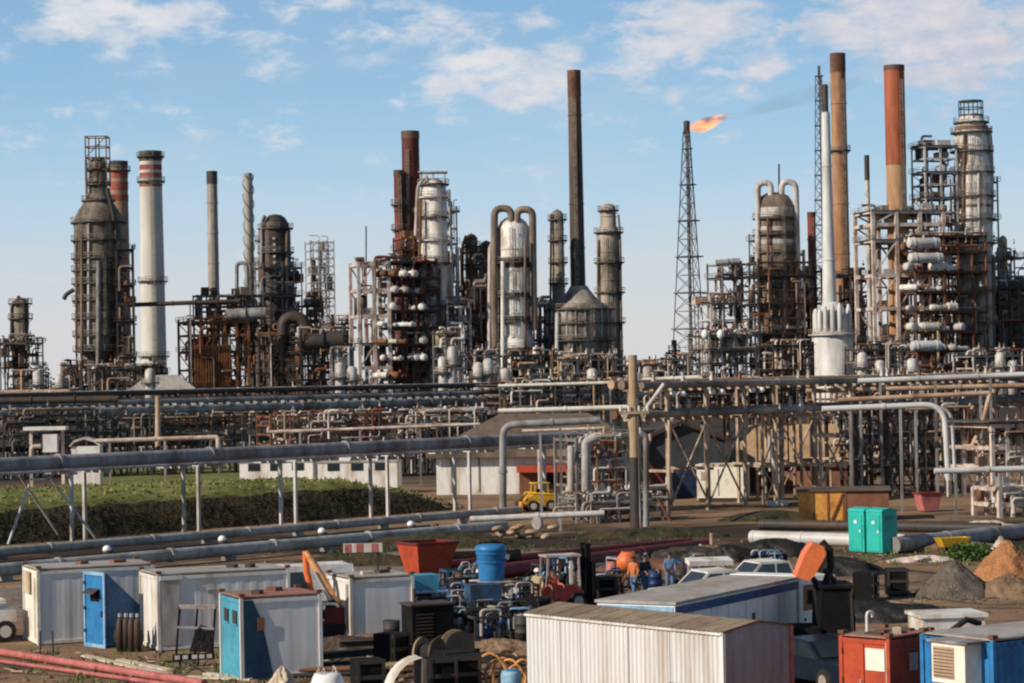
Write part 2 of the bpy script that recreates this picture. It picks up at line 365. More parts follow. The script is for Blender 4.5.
tower('striped_chimney','pale concrete chimney with a black top and faded red bands','chimney',150,151,690,
  [(151,10.8),(None,13.2)], m_conc, [(156,13.2),(181,12.6),(281,14.2),(356,14)], bands=[(151,161,11.4,m_soot),(165,170,11.15,m_band),(173,178,11.2,m_band),(184,187,11.25,m_band)], lad=(3,160,372), n=28, seams=0)
tower('slim_stack','slim grey stack with a black tip behind the orange furnace frame','chimney',211.5,172,660,
  [(172,5.2),(None,6.0)], m_stkg, [], bands=[(171,184,5.5,m_soot)], lad=(1,185,300), seams=9)
T = tower('straked_stack','slim pale stack wrapped in spiral strakes beside the dark twin column','chimney',247.5,173,650,
  [(173,4.6),(None,5.2)], m_stkg, [], n=14)
q = MB(); s = F/650
for k in range(3):
    pts = []
    for i in range(90):
        f = i/89; a = k*2*pi/3+f*5.2*pi; z = W(247.5,175,650).z-f*30; rr_ = (4.8+.7)/s
        pts.append((rr_*math.cos(a), rr_*math.sin(a), z))
    q.tube(pts, .13, 4)
q.build('strake', m_grey, T)
# --- dark twin columns
T = tower('twin_column','dark round-topped column with a white light row up its front','column',275,214,640,
  [(214,0),(215,6),(218,10),(224,13.5),(232,15),(310,15),(None,15)], m_dark, [(228,18),(252,18),(276,18),(298,18)],
  [([(288,232),(288,340)],1.5,m_brown,-12),([(266,216),(263,222),(262,330)],1.6,m_grey,-11)], (-7,230,330), seams=3)
q = MB()
for py in range(238,300,6): q.bx((-.35,-4.35,W(275,py+2.4,640).z),(.35,-4.1,W(275,py,640).z))
q.build('sight_plate', m_lgrey, T)
tower('narrow_column','narrower grey column tucked against the dark round-topped column','column',263,228,645,
  [(228,0),(229,4),(232,6),(None,6)], m_grey, [(240,9),(262,9),(285,9)], [], (-2,232,330), seams=4)
tower('swan_pipe','grey inverted-U riser pipe left of the straked stack','pipe riser',237,263,630,
  [(300,1.5),(None,1.5)], m_grey, [], [([(237,340),(237,263),(247,263),(248,300)],2.0,m_grey,-3)])
# --- orange furnace house
A_pm = [m_orust, m_orust, m_rust, m_brown, m_tan]
T = frame('furnace_frame','orange rust furnace house of close upright steel with a railed top',172,246,318,600,12,5,[322,335,352,370,388,402],m_orust,deck=(0,2,4),vp=26,hp=16,pm=A_pm,brace=1,cw=.55,cat='furnace',valves=8)
w, d = T['w'], T['d']
MB().bx((2.2,2,0),(w*.55,d-1,W(200,338,600).z)).build('firebox', m_rust, T)
q = MB()
for i in range(14): q.bar((1.4+i*w*.62/14,-.3,W(200,400,600).z),(1.4+i*w*.62/14,-.3,W(200,345,600).z),.35)
q.build('tube_bank', m_orust, T)
frame('railed_roof_frame','thin dark railed walkway frame standing above the furnace house',188,268,293,604,10,4,[295,306,318],m_dark,vp=7,hp=7,pm=[m_dark,m_rust,m_brown],brace=0,cw=.32,cat='walkway frame')
def px_pipe(label, pts, D, rpx, mat, name='process_pipe', cat='pipe', bend=None, sup=(), group=None):
    s = F/D; P = [W(a,c,D) for a,c in pts]; b = Vector((P[0].x, D, 0)); t = thing(name, label, cat, b, 0, group)
    pp = [p-b for p in P]; fl = MB().tube(rnd(pp, bend if bend else rpx*4/s+.6), rpx/s, 12)
    for i in range(len(pp)-1):
        L = (pp[i+1]-pp[i]).length; k = int(L/6)
        for j in range(1,k+1):
            p = pp[i].lerp(pp[i+1], j/(k+1)); u = (pp[i+1]-pp[i]).normalized()*.1; fl.cyl(p-u,p+u,rpx/s*1.25,None,12)
    fl.build('pipe', mat, t)
    for a, c in sup:
        p = W(a,c,D)-b; MB().bar((p.x,0,0),(p.x,0,p.z-rpx/s*.8),.1+.4*D/1000).build('support', m_grey, t)
    return t
px_pipe('dark pipe bridging from the sooty reactor to the furnace house',[(128,305),(240,301)],596,2.2,m_dark,sup=[(190,303)])
# --- curved dark duct and boxes right of furnace
T = px_pipe('fat dark duct that arches over and drops beside the furnace house',[(283,352),(283,318),(302,316),(308,334),(308,356)],600,6,m_dark,name='flue_duct',cat='duct',bend=4)
px_pipe('grey horizontal drum-like duct above the furnace house deck',[(226,315),(266,313)],592,6,m_grey,name='flue_duct',cat='duct')
frame('dark_process_block','dark crowded equipment block beneath the pale lattice tower',284,346,330,588,12,4,[342,352,366,380,394],m_dark,deck=(0,1,2,3),vp=24,hp=18,pm=[m_dark,m_dark,m_rust,m_brown,m_grey,m_tan],valves=14,cat='process block')
px_pipe('thick dark horizontal duct low in the dark block under the arched duct',[(304,342),(344,340)],590,9,m_dark,name='flue_duct',cat='duct')
frame('process_block','mixed rusty pipework block between the furnace house and the arched duct',244,292,328,604,10,3,[334,346,360,374,388,402],m_brown,deck=(1,3),vp=22,hp=16,pm=[m_rust,m_tan,m_brown,m_lgrey,m_orust],valves=12,cat='process block')
# --- pale lattice
frame('lattice_tower','pale open lattice scaffold tower behind the dark block',303,333,240,680,7,3,[242,250,258,266,274,282,290,298,306,316,326,338],m_lgrey,rz=.3,brace=2,cw=.32,cat='scaffold tower',vp=4,pm=[m_pink])
# --- pink frame
frame('pink_steel_frame','tall pale pinkish open steel frame left of the red stacks',347,388,261,585,11,2,[264,290,316,344,368,386],m_pink,rz=.25,deck=(3,),vp=10,hp=6,pm=[m_rust,m_red,m_lgrey,m_brown],brace=1,cw=.78,valves=5)
px_pipe('hair-thin mast rising above the pale pinkish steel frame',[(366,226),(366,300)],600,.7,m_dark,name='mast',cat='mast')
# --- red stacks
tower('red_stack','thick red oxide stack with dark upper lip rising beside the white tower','chimney',410,131,615,[(131,8.8),(None,9.2)],m_red,[],bands=[(131,139,9.2,m_dstk)],lad=(-3,150,270),seams=14,n=24)
tower('red_stack','thinner red brown stack left of the thick red oxide stack','chimney',398.5,170,612,[(170,5),(None,5.4)],m_red,[(204,8),(229,8)],bands=[(170,176,5.3,m_dstk)],lad=(1,176,260),seams=12)
frame('stack_support_frame','rusty steel frame around the lower half of the two red stacks',392,424,236,600,7,2,[238,250,262,274],m_rust,deck=(1,3),vp=8,hp=4,pm=[m_lgrey,m_rust,m_dark],cw=.4)
# --- white tower in the left-centre
T = tower('white_column','white stained column with several decks and a canopy crane on top, beside red stacks','column',433,178,600,
  [(178,0),(179,6),(181,9),(186,12),(192,13.5),(262,13.5),(268,16),(342,16),(350,17),(None,17)],m_white,
  [(184,16),(197,16.5,m_lgrey),(217,16.5),(240,17,m_lgrey),(263,19.5),(306,19.5),(338,20)],
  [([(449,190),(452,260),(454,388)],1.6,m_lgrey,-8),([(421,200),(419,330)],1.4,m_rust,-14),([(427,182),(427,176),(418,186),(416,236)],1.8,m_lgrey,-8),([(440,270),(440,385)],1.3,m_brown,-17)],
  [(6,186,338),(-9,200,300)],seams=7,n=24)
q = MB(); z = W(433,173,600).z
q.bx((-3.6,-2.6,z),(3.6,2.6,z+.35))
for x in (-2.9,0,2.9):
    for y in (-2,2): q.bar((x,y,z-2.4),(x,y,z),.25)
q.build('canopy', m_lgrey, T)
# exchanger racks
wgrp = 'white exchanger drums racked below the red stacks'
T = frame('exchanger_rack','dark rack of decks filled with white drums below the red stacks',376,436,258,588,11,4,[262,278,294,311,328,345,362,380],m_dark,deck=(0,1,2,3,4,5,6),vp=26,hp=18,pm=[m_rust,m_lgrey,m_brown,m_dark,m_red],brace=1,cw=.5,rz=.3,cat='exchanger rack',valves=22)
proto = {}
for lv, row in ((278,4),(294,5),(311,5),(328,5),(345,5),(362,5),(380,5)):
    for k in range(row):
        if R.random() < .24: continue
        x = 381+k*10.5+R.uniform(-1.6,1.6); p = W(x,lv,584)
        p = Vector((p.x, 584+(x-376)*.075+R.uniform(-1,3), p.z+.35))
        ck = R.choice(('white','white','grey','rusty'))
        if ck not in proto: proto[ck] = drum(ck+' horizontal exchanger drum on the dark rack below the red stacks',p,pi/2+.5,4.2,.85,{'white':m_white,'grey':m_lgrey,'rusty':m_rust}[ck],wgrp.replace('white',ck))
        else:
            c = dup(proto[ck],p,pi/2+.3+R.uniform(-.6,.9)); k_ = R.uniform(.55,1.05); c.scale = (R.uniform(.6,1.1),k_,k_)
# --- smaller columns 465-490
tower('brown_column','brown column with close-set decks left of the double-arch pipe column','column',471,233,620,[(233,0),(235,4),(238,6.5),(None,6.5)],m_brown,[(246,9.5),(264,9.5),(282,9.5),(302,9.5)],[([(466,236),(463,245),(462,380)],1.3,m_rust,-7)],(2,240,380),seams=4)
tower('brown_column','slightly shorter brown column tucked behind the double-arch pipe column','column',486,240,625,[(240,0),(242,4),(245,6.5),(None,6.5)],m_brown,[(258,9.5),(280,9.5),(300,9.5)],[([(480,245),(479,380)],1.2,m_lgrey,-7)],None,seams=4)
tower('thin_vent','thin pale vent pipe right of the white column with canopy','vent pipe',457,247,604,[(247,2),(None,2.2)],m_lgrey,[],[])
frame('process_block','rusty pink process block in front of the two brown columns',455,500,284,598,9,3,[290,306,322,338,354,372],m_rust,deck=(1,3,5),vp=26,hp=14,pm=[m_pink,m_orust,m_lgrey,m_tan,m_brown,m_white],valves=14,cw=.4,cat='process block')
# --- double-U pipe column
T = tower('double_arch_column','white column flanked by two fat brown inverted-U pipes with black bands','column',513,216,598,
  [(216,0),(218,8),(222,13),(228,16.5),(335,16.5),(340,18.5),(None,19)],m_white,[(262,20.5),(296,20.5),(321,21),(348,22)],
  [([(496,384),(494.5,300),(494.5,209),(511,209),(511.5,224)],3.6,m_brown,-10),([(517,224),(517,210),(532.5,210),(533.5,300),(534,330)],3.6,m_brown,-10),
   ([(503,262),(503,384)],2.1,m_white,-17),([(525,240),(525,384)],1.2,m_brown,-17),([(498,240),(490,246),(489,380)],2,m_lgrey,-8)],
  [(-2,228,345)],bands=[(258,268,16.9,m_dark),(292,297,16.9,m_dark),(316,321,16.9,m_dark)],seams=6,n=26)
# --- 557 column
tower('brown_column','slender brown column just left of the tallest dark stack','column',557,209,630,[(209,0),(211,4),(214,6.3),(None,7)],m_gbrown,[(219,8.5),(240,9.2),(262,9),(283,9)],[([(551,214),(550,340)],1.1,m_dark,-6)],(2,214,330),seams=4)
# --- main stack + furnace
T = tower('tall_dark_stack','tallest dark brown stack rising from a grey conical furnace','chimney',574,70,604,[(70,6.4),(160,6.9),(292,7.6),(296,8.2),(312,8.6)],m_dstk,[],bands=[(70,96,6.75,m_rust)],lad=(-1,100,290),seams=16,n=24)
T = tower('stack_furnace','round grey furnace with a stepped cone roof under the tallest dark stack','furnace',579,300,604,
  [(286,8.6),(290,11),(300,19),(308,30),(311,32.5),(338,32.5),(340,30),(None,30.5)],m_furn,[(309,36),(323,35.5),(340,36),(358,34)],
  [([(557,313),(556,385)],2.2,m_lgrey,-26),([(572,313),(572,385)],1.2,m_brown,-30),([(600,318),(604,385)],1.5,m_brown,-18),([(552,330),(548,350),(547,392)],2.2,m_dark,-18)],
  [(-10,310,385),(12,310,340)],seams=5,n=30)
q = MB(); s = F/604
for k in range(22):
    a = 2*pi*k/22; r0 = 33/s; q.bar((r0*math.cos(a),r0*math.sin(a),W(580,337,604).z),(r0*math.cos(a),r0*math.sin(a),W(580,309,604).z),.35)
q.build('buckstay', m_lgrey, T)
q = MB()
for k in range(16):
    a = 2*pi*k/16; r0 = 30.8/s; q.bar((r0*math.cos(a),r0*math.sin(a),0),(r0*math.cos(a),r0*math.sin(a),W(580,340,604).z),.5)
q.build('leg', m_grey, T)
# --- 609 column
tower('grey_brown_column','grey brown column with stepped neck and three decks right of the tallest stack','column',608,203,660,[(203,0),(204,4),(207,7.5),(226,8),(230,11),(238,12),(None,12.5)],m_gbrown,[(210,10.5),(232,15),(262,15),(292,15),(322,15)],[([(618,215),(620,240),(621,350)],1.2,m_brown,-8),([(598,240),(597,350)],1.1,m_brown,-8)],[(-4,238,350)],seams=4,n=22)
# --- flare tower
def lattice(name,label,px,pyt,D,wt,wb,mat,n,pipe_r,pm,leg=.3):
    s = F/D; b = Vector((W(px,pyt,D).x,D,0)); t = thing(name,label,'lattice tower',b,.4); zt = W(px,pyt,D).z
    def cor(f): r = (wt+(wb-wt)*(1-f))/s*.62; return [Vector((r*math.cos(a),r*math.sin(a),zt*f)) for a in (.3,.3+2*pi/3,.3+4*pi/3)]
    for k in range(3): MB().bar(cor(0)[k],cor(1)[k],leg).build('leg',mat,t)
    for i in range(n):
        f0, f1 = i/n, (i+1)/n; A, B = cor(f0), cor(f1); q = MB()
        for k in range(3):
            q.bar(B[k],B[(k+1)%3],leg*.75); q.bar(A[k],B[(k+1)%3],leg*.55); q.bar(A[(k+1)%3],B[k],leg*.55)
        if i % 2: 
            rr_ = (wt+(wb-wt)*(1-f1))/s*.75
            q.lathe([(rr_*.55,zt*f1),(rr_,zt*f1),(rr_,zt*f1+.25),(rr_*.55,zt*f1+.25)],(0,0,0),8,False)
        q.build('lattice_bay',mat,t)
    if pipe_r: MB().cyl((0,0,0),(0,0,zt+2.5),pipe_r/s,None,10).build('flare_pipe',pm,t); MB().lathe([(pipe_r/s,zt-1),(pipe_r*1.9/s,zt-.6),(pipe_r*1.9/s,zt+3.2),(pipe_r*1.3/s,zt+3.4)],(0,0,0),12).build('flare_tip',m_dark,t)
    return t
lattice('flare_tower','dark tapering lattice flare tower carrying a burning flame at its tip',687,131,780,6,36,m_haze,15,1.7,m_haze,.27)
lattice('lattice_mast','thin dark lattice mast behind the silver stack and the tan stack',819.5,76,760,6,18,m_haze,26,.7,m_haze,.2)
# --- 774 column with U pipes
T = tower('brown_band_column','brown and grey column crowned by two pale inverted-U pipes right of the flare','column',774.5,192,600,
  [(192,0),(193,8),(196,14),(202,18),(208,19),(300,19),(302,18),(None,18)],m_brown,[(218,22),(234,22),(252,22.5),(268,23),(286,22.5),(304,23),(330,23)],
  [([(757,262),(757,184),(770,183),(770,200)],3.0,m_lgrey,-10),([(781,200),(781,182),(795,183),(797,270),(798,380)],3.0,m_lgrey,-8),([(758,262),(758,384)],2,m_rust,-12),([(779,164),(779,200)],.9,m_dark,-2),([(766,218),(766,380)],1.2,m_rust,-20),([(803,250),(804,384)],1.6,m_lgrey,-6)],
  [(6,206,300),(-6,250,380)],bands=[(208,217,19.4,m_lgrey),(226,231,19.4,m_white2),(240,246,19.4,m_lgrey),(268,300,19.4,m_dshell)],seams=5,n=26)
frame('column_access_frame','rust brown access frame wrapped around the column with pale inverted-U pipes',745,812,258,592,11,4,[262,276,290,304,318,334,350,366],m_dark,deck=(1,3,5,6),vp=26,hp=18,pm=[m_rust,m_brown,m_orust,m_lgrey,m_dark],brace=1,cw=.42,valves=10,rz=.3)
frame('open_brace_frame','open cross-braced grey frame left of the column with pale inverted-U pipes',710,750,262,606,9,2,[264,278,300,322,338],m_grey,deck=(1,),vp=7,hp=5,pm=[m_grey,m_rust,m_dark],brace=2,cw=.42)
px_pipe('grey drum lying on top of the open cross-braced frame',[(716,263),(740,261)],600,3.2,m_grey,name='overhead_drum',cat='drum')
T = frame('equipment_platform','low crowded equipment deck carrying two white globes left of the banded column',692,760,332,580,12,4,[336,350,364,380],m_grey,deck=(0,1,2),vp=24,hp=20,pm=[m_white,m_lgrey,m_tan,m_rust,m_pink],valves=18,cw=.4,cat='equipment deck')
for px, lab in ((705,'left white globe vessel on the crowded deck beside the flare tower'),(720.5,'right white globe vessel on the crowded deck beside the flare tower')):
    t = thing('globe_vessel',lab,'vessel',(W(px,334,578).x,578,W(px,338,578).z),0,'white globe vessels'); MB().ell((0,0,.9),(.85,.85,1.15),14,9).build('shell',m_lamp,t); MB().cyl((0,0,-.4),(0,0,.3),.3,None,8).build('skirt',m_grey,t)
for px,py,lab in ((668,352,'short dark vent stack standing beside the foot of the flare tower'),(674,340,'taller dark vent stack standing beside the foot of the flare tower')):
    tower('vent_stack',lab,'vent stack',px,py,620,[(py,2.6),(None,3.6)],m_dark,[(py+10,5)],[])
# --- red stack & tan stack & silver stack
tower('red_vent_stack','thin dark red stack left of the silver stack','chimney',811.5,212,640,[(212,4.2),(None,4.4)],m_red,[],bands=[(212,216,4.4,m_dstk)],lad=(0,218,300),seams=8)
tower('tan_stack','tall tan rust stack with dark mottled side behind the silver stack','chimney',838,53,640,[(53,7.6),(None,8.4)],m_tstk,[(150,9.5)],bands=[(53,72,7.9,m_rust)],lad=(3,80,275),seams=14,n=24)
T = tower('silver_stack','slender silver white stack on a round silver furnace','chimney',826,112,590,[(112,4.2),(220,5.4),(300,7.2),(309,8)],m_silver,[],bands=[(85,113,2.9,m_dark)],seams=14,n=22)
MB().cyl((0,0,W(826,114,590).z),(0,0,W(826,84,590).z),2.4/(F/590),None,12).build('tip_pipe',m_dark,T)
T = tower('silver_furnace','round silver white furnace with a crown of upright ducts beneath the silver stack','furnace',832,309,590,[(302,8),(306,11),(312,13),(330,14.5),(333,20.5),(None,20.5)],m_silver,[(334,22.5,m_lgrey)],[],[(8,318,380)],n=28)
s = F/590
for k in range(15):
    a = 2*pi*k/15; r0 = 17.8/s; x, y = r0*math.cos(a), r0*math.sin(a); z0 = W(832,334,590).z; z1 = W(832,319+R.uniform(-5,5),590).z
    MB().lathe([(.25,z1+2.6),(.62,z1+1.4),(.62,z0)],(x*.95,y*.95,0),8).build('duct',m_silver,T)
frame('dark_column_frame','dark frame crowded with pipes between the red vent stack and silver furnace',798,822,268,600,8,2,[272,288,304,320,338,356],m_dark,deck=(0,2,4),vp=14,hp=6,pm=[m_tan,m_rust,m_lgrey,m_dark],cw=.4)
frame('process_block','tan and dark pipe block between the silver furnace and the orange rust stack',838,872,272,606,9,2,[276,292,308,324,342,360],m_tan,deck=(0,2,4),vp=22,hp=12,pm=[m_tan,m_rust,m_lgrey,m_dark,m_brown],cw=.4,valves=8,cat='process block')
tower('orange_rust_stack','thick orange red stack turning tan lower down, at the right','chimney',894.5,65,596,[(65,9.8),(None,10.4)],m_tstk,[],bands=[(65,165,10.2,m_rstk),(65,70,10.5,m_dstk)],lad=(5,80,205),seams=0,n=26)
tower('thin_vent','thin grey vent pipe with a dark tip left of the orange red stack','vent pipe',867,155,604,[(155,2.3),(None,2.9)],m_lgrey,[],[],bands=[(155,180,2.6,m_dark)])
# --- right-hand big unit
T = frame('tall_pink_frame','tall pale pinkish steel frame around the orange red stack',862,946,208,588,12,3,[211,224,240,275,308,342,362],m_pink,rz=.22,deck=(0,2,5),vp=14,hp=10,pm=[m_pink,m_tan,m_lgrey,m_rust],brace=1,cw=.85,valves=4)
T = tower('white_column','white column with a railed cage on top and grey side pipe, far right','column',971.5,112,600,
  [(112,0),(113,6),(116,11),(124,15),(132,16.5),(160,17),(172,19),(250,19),(256,17),(None,17)],m_white,[(122,18),(132,21),(151,22),(172,22),(196,23),(219,23),(243,24)],
  [([(988,128),(990,160),(990,215),(984,235)],3,m_lgrey,-6),([(962,135),(960,236)],1.4,m_rust,-16),([(975,172),(976,300)],1.2,m_lgrey,-20)],
  [(-6,135,235),(7,160,235)],bands=[(126,130,16.6,m_rust),(184,190,19.4,m_lgrey),(205,208,19.4,m_brown)],seams=7,n=26)
q = MB()
for k in range(8):
    a = 2*pi*k/8; r0 = 12/4.; q.bar((r0*math.cos(a),r0*math.sin(a),W(970,124,600).z),(r0*math.cos(a),r0*math.sin(a),W(970,101,600).z),.24)
for py in (101,108,115): ring(q,3.0,W(970,py,600).z,.13,8)
q.bar((-3,0,W(970,101,600).z),(3,0,W(970,101,600).z),.3)
q.build('top_cage',m_dark,T)
frame('side_stair_frame','grey stair frame with three landings hung beside the right white column',917,958,142,594,8,2,[146,158,172,184,198,212],m_lgrey,rz=.25,deck=(0,2,4),vp=6,hp=5,pm=[m_lgrey,m_rust,m_grey],brace=1,cw=.42,cat='stair frame')
T = frame('exchanger_rack','wide rack of decks filled with white drums under the right white column',900,990,232,584,13,5,[236,252,272,292,312,332,352,370],m_rust,deck=(0,1,2,3,4,5,6),vp=28,hp=22,pm=[m_rust,m_lgrey,m_brown,m_tan,m_white,m_dark],brace=1,cw=.45,rz=.28,cat='exchanger rack',valves=24)
g2 = 'white exchanger drums racked under the right white column'; p2 = {}
for lv, row in ((252,3),(272,5),(292,4),(312,5),(332,6),(352,6),(370,6)):
    for k in range(row):
        if R.random() < .24: continue
        x = 910+k*10+R.uniform(-2,2); D = 579+(x-905)*.07; p = W(x,lv,D); p.z += .35
        ck = R.choice(('white','white','grey','rusty'))
        if ck not in p2: p2[ck] = drum(ck+' horizontal exchanger drum on the wide rack under the right white column',p,.5,4.6,1.0,{'white':m_white2,'grey':m_lgrey,'rusty':m_rust}[ck],g2.replace('white',ck,1))
        else:
            c = dup(p2[ck],p,.3+R.uniform(-.3,.8)+(pi/2 if R.random() < .4 else 0)); k_ = R.uniform(.5,1.0); c.scale = (R.uniform(.5,1.1),k_,k_)
for px,py,L,lab in ((924,243,7.5,'upper long silver drum in front of the right white column'),(926,258,8,'lower long silver drum in front of the right white column'),(926,346,7,'long pale drum low on the wide rack under the right white column')):
    p = W(px,py,577); drum(lab,(p.x,577,p.z-1.2),.28,L,1.25,m_silver,None,'horizontal_drum','drum')
tower('white_column','plain white column lower right of the railed white column','column',984,246,594,[(246,0),(248,5),(252,8.5),(None,9)],m_white2,[(262,12),(290,12),(322,12)],[([(992,255),(993,370)],1.3,m_brown,-6)],(1,252,370),seams=5)
tower('tan_column','slim tan column near the right edge','column',1003,235,620,[(235,0),(237,3),(240,4.2),(None,4.6)],m_tan,[(256,7),(282,7)],[],None,seams=4)
frame('dark_process_block','dark pipe block at the right edge of the plant',984,1034,284,598,11,3,[288,304,320,338,356,374],m_dark,deck=(0,2,4),vp=24,hp=14,pm=[m_dark,m_rust,m_brown,m_lgrey],valves=12,cw=.4,cat='process block')
tower('dark_column','dark domed column half out of frame at the right edge','column',1020,276,604,[(276,0),(278,6),(282,10),(None,10)],m_dshell,[(296,13),(330,13)],[],None,seams=5)
# --- low modules along the foot of the plant
low = [(0,46,372,m_dark,'low dark pipe block at the foot of the far left column'),(44,80,380,m_tan,'low tan pipe block left of the sooty reactor'),(60,80,362,m_tan,'small pinkish frame just left of the sooty reactor'),
 (76,138,366,m_brown,'low brown pipe block at the foot of the sooty reactor'),(330,350,350,m_grey,'low grey pipe block left of the pale pinkish frame'),
 (432,462,330,m_grey,'grey pipe block at the foot of the canopy-topped white column'),(462,498,352,m_lgrey,'low pale pipe block left of the double-arch column foot'),(498,556,352,m_brown,'low brown pipe block at the foot of the double-arch column'),
 (545,626,356,m_tan,'low tan pipe block at the foot of the stack furnace'),(620,668,362,m_rust,'low rusty pipe block between the tall stack and the flare tower'),
 (655,700,356,m_lgrey,'low pale pipe block at the foot of the flare tower'),(760,815,342,m_dark,'low dark pipe block at the foot of the banded column'),
 (850,905,346,m_brown,'low brown pipe block at the foot of the orange red stack'),(960,1030,352,m_lgrey,'low pale pipe block at the far right foot of the plant')]
for a,b,t_,mm,lab in low:
    n_ = max(8,int((b-a)*.45))
    frame('pipe_block',lab,a,b,t_,560,9,max(1,int((b-a)/16)),[t_+4,t_+16,t_+28,t_+40],mm,deck=(0,2),vp=n_,hp=n_,pm=[m_tan,m_lgrey,m_rust,m_white,m_dark,m_pink],valves=n_//2,cw=.35,cat='pipe block',rail=False)
# small upright vessels along the foot
svg = 'small upright vessels along the foot of the plant'; pv = None
for px,py in ((443,352),(452,346),(478,362),(488,358),(505,368),(592,368),(636,372),(648,366),(862,352),(880,360),(912,358),(1000,352),(1012,360),(340,362),(352,366),(60,374),(38,370),(150,368)):
    D = 552; p = W(px,py,D)
    if pv is None:
        pv = thing('upright_vessel','small pale upright vessel among the low pipework along the plant foot','vessel',(p.x,D,0),0,svg)
        MB().lathe([(0,14.2),(.8,14),(1.2,13.3),(1.25,2.5),(1.0,2.4),(1.0,0)],(0,0,0),14).build('shell',m_lgrey,pv); platform(pv,10.5,1.2,2.1,None,12)
    else: c = dup(pv,(p.x,D,0)); c.scale = (1,1,p.z/14.2)
# far left tanks and low roofed building
t = thing('storage_tank','pale wide storage tank on the horizon left of the sooty reactor','tank',(W(35,385,900).x,900,0)); MB().lathe([(0,3.6),(6,2.9),(6,0)],(0,0,0),24).build('shell',m_cream,t)
t = thing('storage_tank','small pale storage tank on the horizon beside the two far conifers','tank',(W(72,385,880).x,880,0)); MB().lathe([(0,5.2),(4,4.6),(4,0)],(0,0,0),24).build('shell',m_tan,t)
def gable(name,label,loc,rz,L,Wd,he,hr,wall,roof,over=.5,hip=0.0,fascia=None,cat='building'):
    t = thing(name,label,cat,loc,rz)
    MB().bx((0,0,0),(L,Wd,he)).build('wall',wall,t)
    o = over; h2 = hip
    vs = [(-o,-o,he),(L+o,-o,he),(L+o,Wd+o,he),(-o,Wd+o,he),(h2-o*(h2==0),Wd/2,hr),(L-h2+o*(h2==0),Wd/2,hr)]
    MB().add(vs,[(0,1,5,4),(2,3,4,5),(0,4,3),(1,2,5)]).build('roof',roof,t)
    if fascia: 
        q = MB(); q.bx((-o,-o-.06,he-.45),(L+o,-o-.01,he+.02)); q.bx((-o-.06,-o,he-.45),(-o-.01,Wd+o,he+.02)); q.build('fascia',fascia,t)
    return t
gable('low_roofed_building','low grey hip-roofed building with a pinkish fascia at the foot of the striped chimney',(W(130,395,560).x,560,0),.1,15,10,W(150,391,560).z,W(150,375,560).z,m_tan,m_groof,.8,4,m_pink)
t = thing('white_plinth_box','white block building at the foot of the striped chimney','building',(W(156,372,690).x-2,676,0),.2); MB().bx((-4,0,0),(4,6,W(150,366,676).z)).build('wall',m_cwhite,t); MB().bx((-4.3,-.3,W(150,366,676).z),(4.3,6.3,W(150,363,676).z)).build('roof',m_white,t)

# --- extra steelwork that closes the gaps between the units
for a,b,t_,D,mm,lab,lv_ in ((252,300,262,634,m_grey,'grey access steelwork climbing the dark twin columns',(268,282,296,310,326)),
 (414,456,206,604,m_lgrey,'pale access steelwork wrapped round the canopy-topped white column',(212,228,244,262,282,304,326,348)),
 (460,496,246,616,m_rust,'rusty access steelwork climbing the two brown columns',(252,268,286,304,324)),
 (320,352,318,600,m_grey,'grey pipe tower between the dark block and the pinkish frame',(324,338,352,368)),
 (436,470,300,592,m_lgrey,'pale pipe tower right of the canopy-topped white column',(306,322,338,356)),
 (526,552,300,606,m_lgrey,'pale pipe tower right of the double-arch column',(306,322,340,358)),
 (956,1000,176,606,m_grey,'grey access steelwork behind the railed white column',(182,200,220,240,262,286,310,334)),
 (845,868,300,612,m_grey,'grey pipe tower right of the silver furnace',(306,322,340)),
 (-6,40,338,632,m_dark,'dark access steelwork around the far left column',(344,356,368)),
 (70,92,300,606,m_dark,'dark access steelwork left of the sooty reactor skirt',(306,320,336,352,368))):
    frame('access_steelwork',lab,a,b,t_,D,8,2,list(lv_),mm,deck=tuple(range(0,len(lv_),2)),vp=14,hp=9,pm=[m_lgrey,m_rust,m_grey,m_brown,m_white,m_dark],brace=1,cw=.34,cat='steelwork',valves=5)

for a,b,t_,D,mm,lab,lv_ in ((226,256,300,616,m_lgrey,'pale pipe tower between the furnace house and the straked stack',(308,324,340,358)),
 (296,322,300,640,m_dark,'dark pipe tower behind the bent grey flue duct',(306,320,336,352)),
 (498,530,236,612,m_brown,'brown access steelwork behind the double-arch column',(244,262,282,304,326,348)),
 (752,790,232,612,m_grey,'grey access steelwork behind the column with pale inverted-U pipes',(240,256,274,292,312,334)),
 (930,962,214,612,m_lgrey,'pale pipe tower behind the wide drum rack',(224,240,258,278,300,324,348)),
 (990,1030,250,616,m_grey,'grey pipe tower behind the slim tan column at the right edge',(258,276,296,318,342)),
 (700,735,296,604,m_lgrey,'pale pipe tower above the equipment deck near the flare tower',(304,320)),
 (128,166,368,618,m_rust,'low rusty steelwork in front of the striped chimney foot',(374,384))):
    frame('access_steelwork',lab,a,b,t_,D,8,2,list(lv_),mm,deck=tuple(range(0,len(lv_),2)),vp=20,hp=14,pm=[m_lgrey,m_rust,m_grey,m_white,m_brown,m_pink],brace=1,cw=.34,cat='steelwork',valves=6)
